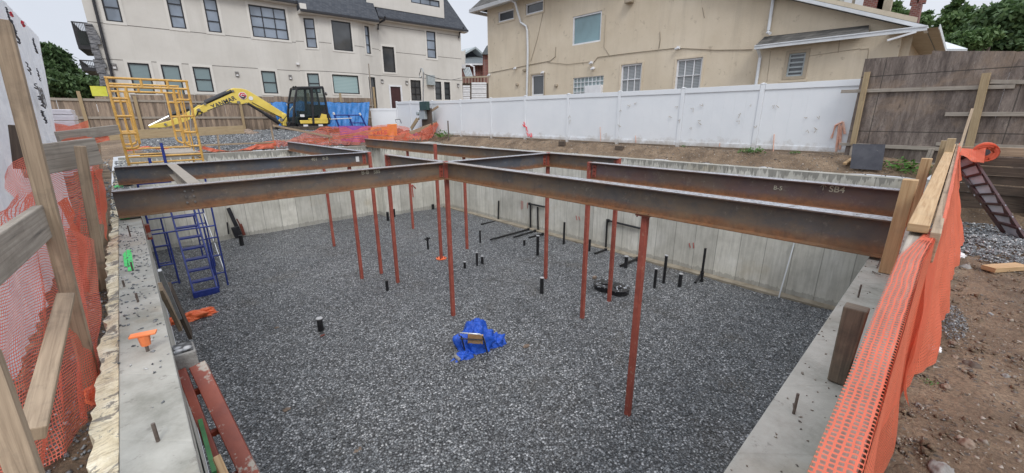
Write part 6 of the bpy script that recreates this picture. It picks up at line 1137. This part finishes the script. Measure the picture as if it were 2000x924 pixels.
for s in (-.28, .28): b.bar((21.3, yc+s*w_*.9, pt_.z), (21.3, yc+s*w_*.9, pt_.z+.6), .22, .22, up=(0, 1, 0))
b.bar((21.3, yc-w_*.42, pt_.z+.65), (21.3, yc+w_*.42, pt_.z+.65), .3, .1); b.build('chimney_pot', 'brick', t)
# far white roof edge at right
a, c = at(1842, 96, X=24), at(1890, 96, X=24); b = MB(); b.prism([(24, a.y, a.z), (24, c.y, c.z), (24, c.y, c.z-.12), (24, a.y, a.z-.12)], (.1, 0, 0)); b.prism([(24.0, a.y, a.z+.01), (24.0, c.y, c.z+.01), (24.4, c.y+.8, c.z+.3), (24.4, a.y, a.z+.3)], (.05, 0, .01)); b.prism([(24.3, a.y, .4), (24.3, c.y+.3, .4), (24.3, c.y+.3, a.z-.1), (24.3, a.y, a.z-.1)], (3, 0, 0)); tag(b.build('garage_roof', 'whitewet', loc=(24, a.y, .4)), 'low white edged garage roof peeking above the hoarding', 'garage')
# ------------------------------------------------------------------ houses in the gap
def gpnt(x, y, D): d = ray(x, y); k = D/math.hypot(d.x, d.y); return Vector((0, 0, EYE))+d*k
def billq(b, pts, D, th=.2):
    P = [gpnt(x, y, D) for x, y in pts]; f = Vector((FW.x, FW.y, 0)).normalized(); b.prism(P, f*th)
t = thing('brick_house', gpnt(925, 190, 60)-Vector((0, 0, 2)), 'red brick house with grey roof seen between the two houses', 'house')
b = MB(); billq(b, [(896, 125), (960, 125), (960, 205), (896, 205)], 60, 6); b.build('wall', 'brick', t)
b = MB(); P = [gpnt(893, 125, 59.3), gpnt(962, 125, 59.3), gpnt(962, 107, 63), gpnt(893, 109, 63)]; b.prism(P, (0, 0, .1)); rf = b.build('roof', 'shingleg', t); b = MB(); billq(b, [(893, 124), (962, 124), (962, 127), (893, 127)], 59.2, .2); b.build('gutter', 'white', rf)
b = MB(); billq(b, [(903, 110), (912, 101), (926, 99), (944, 110)], 62, 3); gb = b.build('gable', 'shingle', t); b = MB(); b.prism([gpnt(898, 109, 61), gpnt(929, 91, 61), gpnt(930, 94, 61), gpnt(903, 110, 61)], (0, 3, 0)); b.prism([gpnt(929, 91, 61), gpnt(950, 109, 61), gpnt(946, 110, 61), gpnt(929, 95, 61)], (0, 3, 0)); b.build('roof_edge', 'greybox', gb)
b = MB(); b.tube([gpnt(918, 127, 59), gpnt(926, 131, 59), gpnt(927, 148, 59)], .12, 6); b.build('downspout', 'white', t)
t = thing('dark_roof_house', gpnt(952, 130, 50)-Vector((0, 0, 3)), 'steep dark roof corner just left of the beige house', 'house'); b = MB(); billq(b, [(941, 106), (950, 90), (958, 85), (962, 106)], 55, 4); b.build('roof', 'shingleg', t); b = MB(); billq(b, [(943, 106), (962, 106), (962, 190), (943, 190)], 55.5, 3); b.build('wall', 'brick', t)
t = thing('neighbour_porch', gpnt(910, 180, 44)-Vector((0, 0, 2)), 'porch with striped awning and baluster rail in the gap', 'porch')
b = MB()
for k in range(7): a0_, a1_ = gpnt(903+k*3, 132, 44), gpnt(909+k*3.0, 150, 43); b.prism([a0_, gpnt(905.0+k*3, 132, 44), gpnt(911.5+k*3, 150, 43), a1_], (0, 0, .05)) if k < 5 else None
b.build('awning', 'greybox', t)
b = MB(); billq(b, [(901, 150), (954, 148), (954, 151), (901, 153)], 43, .1)
for k in range(9): billq(b, [(903+k*6, 151), (904.2+k*6, 151), (904.2+k*6, 163), (903+k*6, 163)], 43, .1)
b.build('railing', 'trimtan', t); b = MB(); billq(b, [(901, 162), (955, 162), (955, 200), (901, 200)], 43.3, 1); b.build('base_wall', 'wooddk', t)
b = MB(); billq(b, [(906, 100), (908, 97), (908, 132), (901, 132), (899, 100)], 43.5, .5); b.build('corner_wall', 'stuccotrim', t); b = MB(); billq(b, [(901, 125), (909, 127), (908, 134), (901, 133)], 42, .4); b.build('meter_box', 'white', t)
for (x0_, x1_, y0_, lb) in ((904, 919, 167, 'smaller white siding panel of the far fence'), (921, 951, 161, 'larger white siding panel of the far fence')):
    t = thing('siding_panel', gpnt((x0_+x1_)/2, 200, 40), lb, 'siding panel', 'white siding panels in the gap')
    b = MB(); n_ = 8; hgt_ = 34.
    for k in range(n_): billq(b, [(x0_, y0_+hgt_*k/n_), (x1_-1, y0_+hgt_*k/n_), (x1_-1, y0_+hgt_*(k+.88)/n_), (x0_, y0_+hgt_*(k+.88)/n_)], 40+.05*(k % 2), .1)
    b.build('siding', 'white', t)
# ------------------------------------------------------------------ trees
def tree(base, H, crown, leafm, label, n=9000, ls=.25, group=None, name='tree'):
    """crown: list of (dx, dy, z, rx, rz) lobes"""
    base = Vector(base); t = thing(name, base, label, 'tree', group); b = MB(); top = base+Vector((0, 0, H*.6)); b.tube([base, base.lerp(top, .5)+Vector((.1, .1, 0)), top], .16*H/6, 8, r2=.05)
    for dx, dy, z, rx, rz_ in crown: b.tube([base+Vector((0, 0, H*.3)), base+Vector((dx*.5, dy*.5, z*.75)), base+Vector((dx, dy, z))], .07, 5, r2=.02)
    b.build('trunk', 'bark', t)
    N = n; cl = []
    tot = sum(c[3]**2 for c in crown)
    for dx, dy, z, rx, rz_ in crown:
        k = max(8, int(90*rx*rx/tot*len(crown)**.5))
        for _ in range(k):
            d = rng.normal(0, 1, 3); d /= np.linalg.norm(d); r = rng.uniform(.45, 1.05); cl.append((base.x+dx+d[0]*rx*r, base.y+dy+d[1]*rx*r, base.z+z+d[2]*rz_*r, rx*rng.uniform(.16, .34)))
    cl = np.array(cl); pick = rng.integers(0, len(cl), N); c = cl[pick, :3]+rng.normal(0, 1, (N, 3))*cl[pick, 3:4]*np.array([1, 1, .55])
    c -= np.array(base); u = rng.normal(0, 1, (N, 3)); u /= np.linalg.norm(u, axis=1)[:, None]; w = np.cross(u, rng.normal(0, 1, (N, 3))); w /= np.linalg.norm(w, axis=1)[:, None]
    s = (ls*rng.uniform(.5, 1.2, N))[:, None]; v = np.stack([c-u*s, c-w*s*.5, c+u*s, c+w*s*.5], 1).reshape(-1)
    me = bpy.data.meshes.new('crown'); me.vertices.add(4*N); me.vertices.foreach_set('co', v.astype(np.float32)); me.loops.add(4*N); me.loops.foreach_set('vertex_index', np.arange(4*N, dtype=np.int32)); me.polygons.add(N); me.polygons.foreach_set('loop_start', np.arange(0, 4*N, 4, dtype=np.int32)); me.update(calc_edges=True)
    me.materials.append(M[leafm]); o = bpy.data.objects.new('crown', me); COL.objects.link(o); o.parent = t
def tr_at(x, D, zg=.5): p = gpnt(x, 300, D); return Vector((p.x, p.y, zg))
def lobes(base, pts, D):
    """crown lobes from sight points (x, y, radius px)"""
    out = []
    for x, y, r in pts:
        d = random.uniform(-1, 1)*1.0; p = gpnt(x, y, D+d); rr = r*D/F_*.82; out.append((p.x-base[0], p.y-base[1], p.z-base[2], rr, rr*.85))
    return out
TG = 'trees behind the houses'
b_ = tr_at(120, 42); tree(b_, 8, lobes(b_, [(90, 100, 12), (105, 125, 18), (125, 150, 20), (100, 165, 22), (145, 172, 20), (165, 178, 16), (112, 108, 12), (90, 140, 16)], 42), 'leafd', 'dark spreading tree left of the apartment house', 26000, .17, TG)
b_ = tr_at(175, 48); tree(b_, 6, lobes(b_, [(165, 168, 12), (185, 160, 10), (195, 175, 10)], 48), 'leafd', 'low tree under the balconies of the apartment house', 7000, .17, TG)
b_ = tr_at(1960, 40); tree(b_, 12, lobes(b_, [(1985, 20, 22), (1960, 45, 25), (1990, 70, 26), (1935, 80, 20), (1900, 92, 22), (1960, 95, 26), (2010, 40, 30), (1920, 62, 18), (1870, 100, 18), (2040, 90, 36), (1945, 22, 10)], 40), 'leafd', 'large dark tree at the right picture edge', 42000, .19, TG)
b_ = tr_at(1870, 30); tree(b_, 7, lobes(b_, [(1845, 90, 14), (1870, 84, 14), (1900, 80, 14), (1925, 70, 12), (1850, 105, 14)], 30), 'leafm', 'bright green bush climbing below the big dark tree', 14000, .12, TG)
b_ = tr_at(1880, 55); tree(b_, 11, lobes(b_, [(1870, 5, 8), (1865, 22, 12), (1880, 35, 14), (1855, 42, 14), (1895, 50, 16), (1850, 65, 18), (1885, 70, 18), (1920, 40, 12), (1915, 25, 7), (1868, -8, 5), (1880, 95, 22)], 55), 'leafm', 'airy tree with a thin top behind the beige house', 17000, .22, TG)
b_ = tr_at(1775, 50); tree(b_, 9, lobes(b_, [(1752, 30, 10), (1745, 15, 8), (1755, 48, 10), (1800, 40, 10), (1808, 30, 7), (1780, 52, 12), (1740, 40, 10)], 50), 'leafm', 'tree behind the red brick chimney', 12000, .2, TG)
# ------------------------------------------------------------------ light
w = bpy.data.worlds.new('World'); scene.world = w; w.use_nodes = True; q = NB(w.node_tree); bg = w.node_tree.nodes['Background']
sky = q.n('ShaderNodeTexSky', sky_type='NISHITA'); sky.sun_disc = False; sky.sun_elevation = R_(48); sky.sun_rotation = R_(208); sky.dust_density = 3; sky.air_density = 1; sky.ozone_density = 1
hs = q.n('ShaderNodeHueSaturation'); hs.inputs['Saturation'].default_value = .35; q.l(sky.outputs[0], hs.inputs['Color'])
tc = q.n('ShaderNodeTexCoord'); cn = q.noise(tc.outputs['Generated'], 2.2, 5, .55, .4)
cl = q.ramp(cn, [(.3, (6.9, 7.4, 8.4)), (.7, (8.3, 8.7, 9.5))])
ez = q.xyz(tc.outputs['Generated'])[2]; up_ = q.n('ShaderNodeMapRange'); q.l(ez, up_.inputs[0]); up_.inputs[1].default_value = .30; up_.inputs[2].default_value = 1.; up_.inputs[3].default_value = 1.; up_.inputs[4].default_value = 2.3
mx = q.mix(.82, hs.outputs[0], cl); vm_ = q.n('ShaderNodeVectorMath', operation='SCALE'); q.l(mx, vm_.inputs[0]); q.l(up_.outputs[0], vm_.inputs['Scale']); q.l(vm_.outputs[0], bg.inputs[0]); bg.inputs['Strength'].default_value = .106
sun = bpy.data.lights.new('sun', 'SUN'); sun.energy = 1.5; sun.angle = R_(20); sun.color = (1, .97, .93); so = bpy.data.objects.new('sun', sun); COL.objects.link(so)
el, az = R_(48), R_(208); dv = Vector((math.sin(az)*math.cos(el), math.cos(az)*math.cos(el), math.sin(el))); so.rotation_euler = dv.to_track_quat('Z', 'Y').to_euler(); so.location = (0, 0, 30)
scene.view_settings.view_transform = 'Standard'; scene.view_settings.look = 'None'; scene.view_settings.exposure = 0
scene.render.engine = 'CYCLES'; scene.cycles.max_bounces = 8; scene.cycles.transparent_max_bounces = 24; scene.cycles.use_denoising = True
for o in bpy.data.objects:
    if '_loc' in o: del o['_loc']
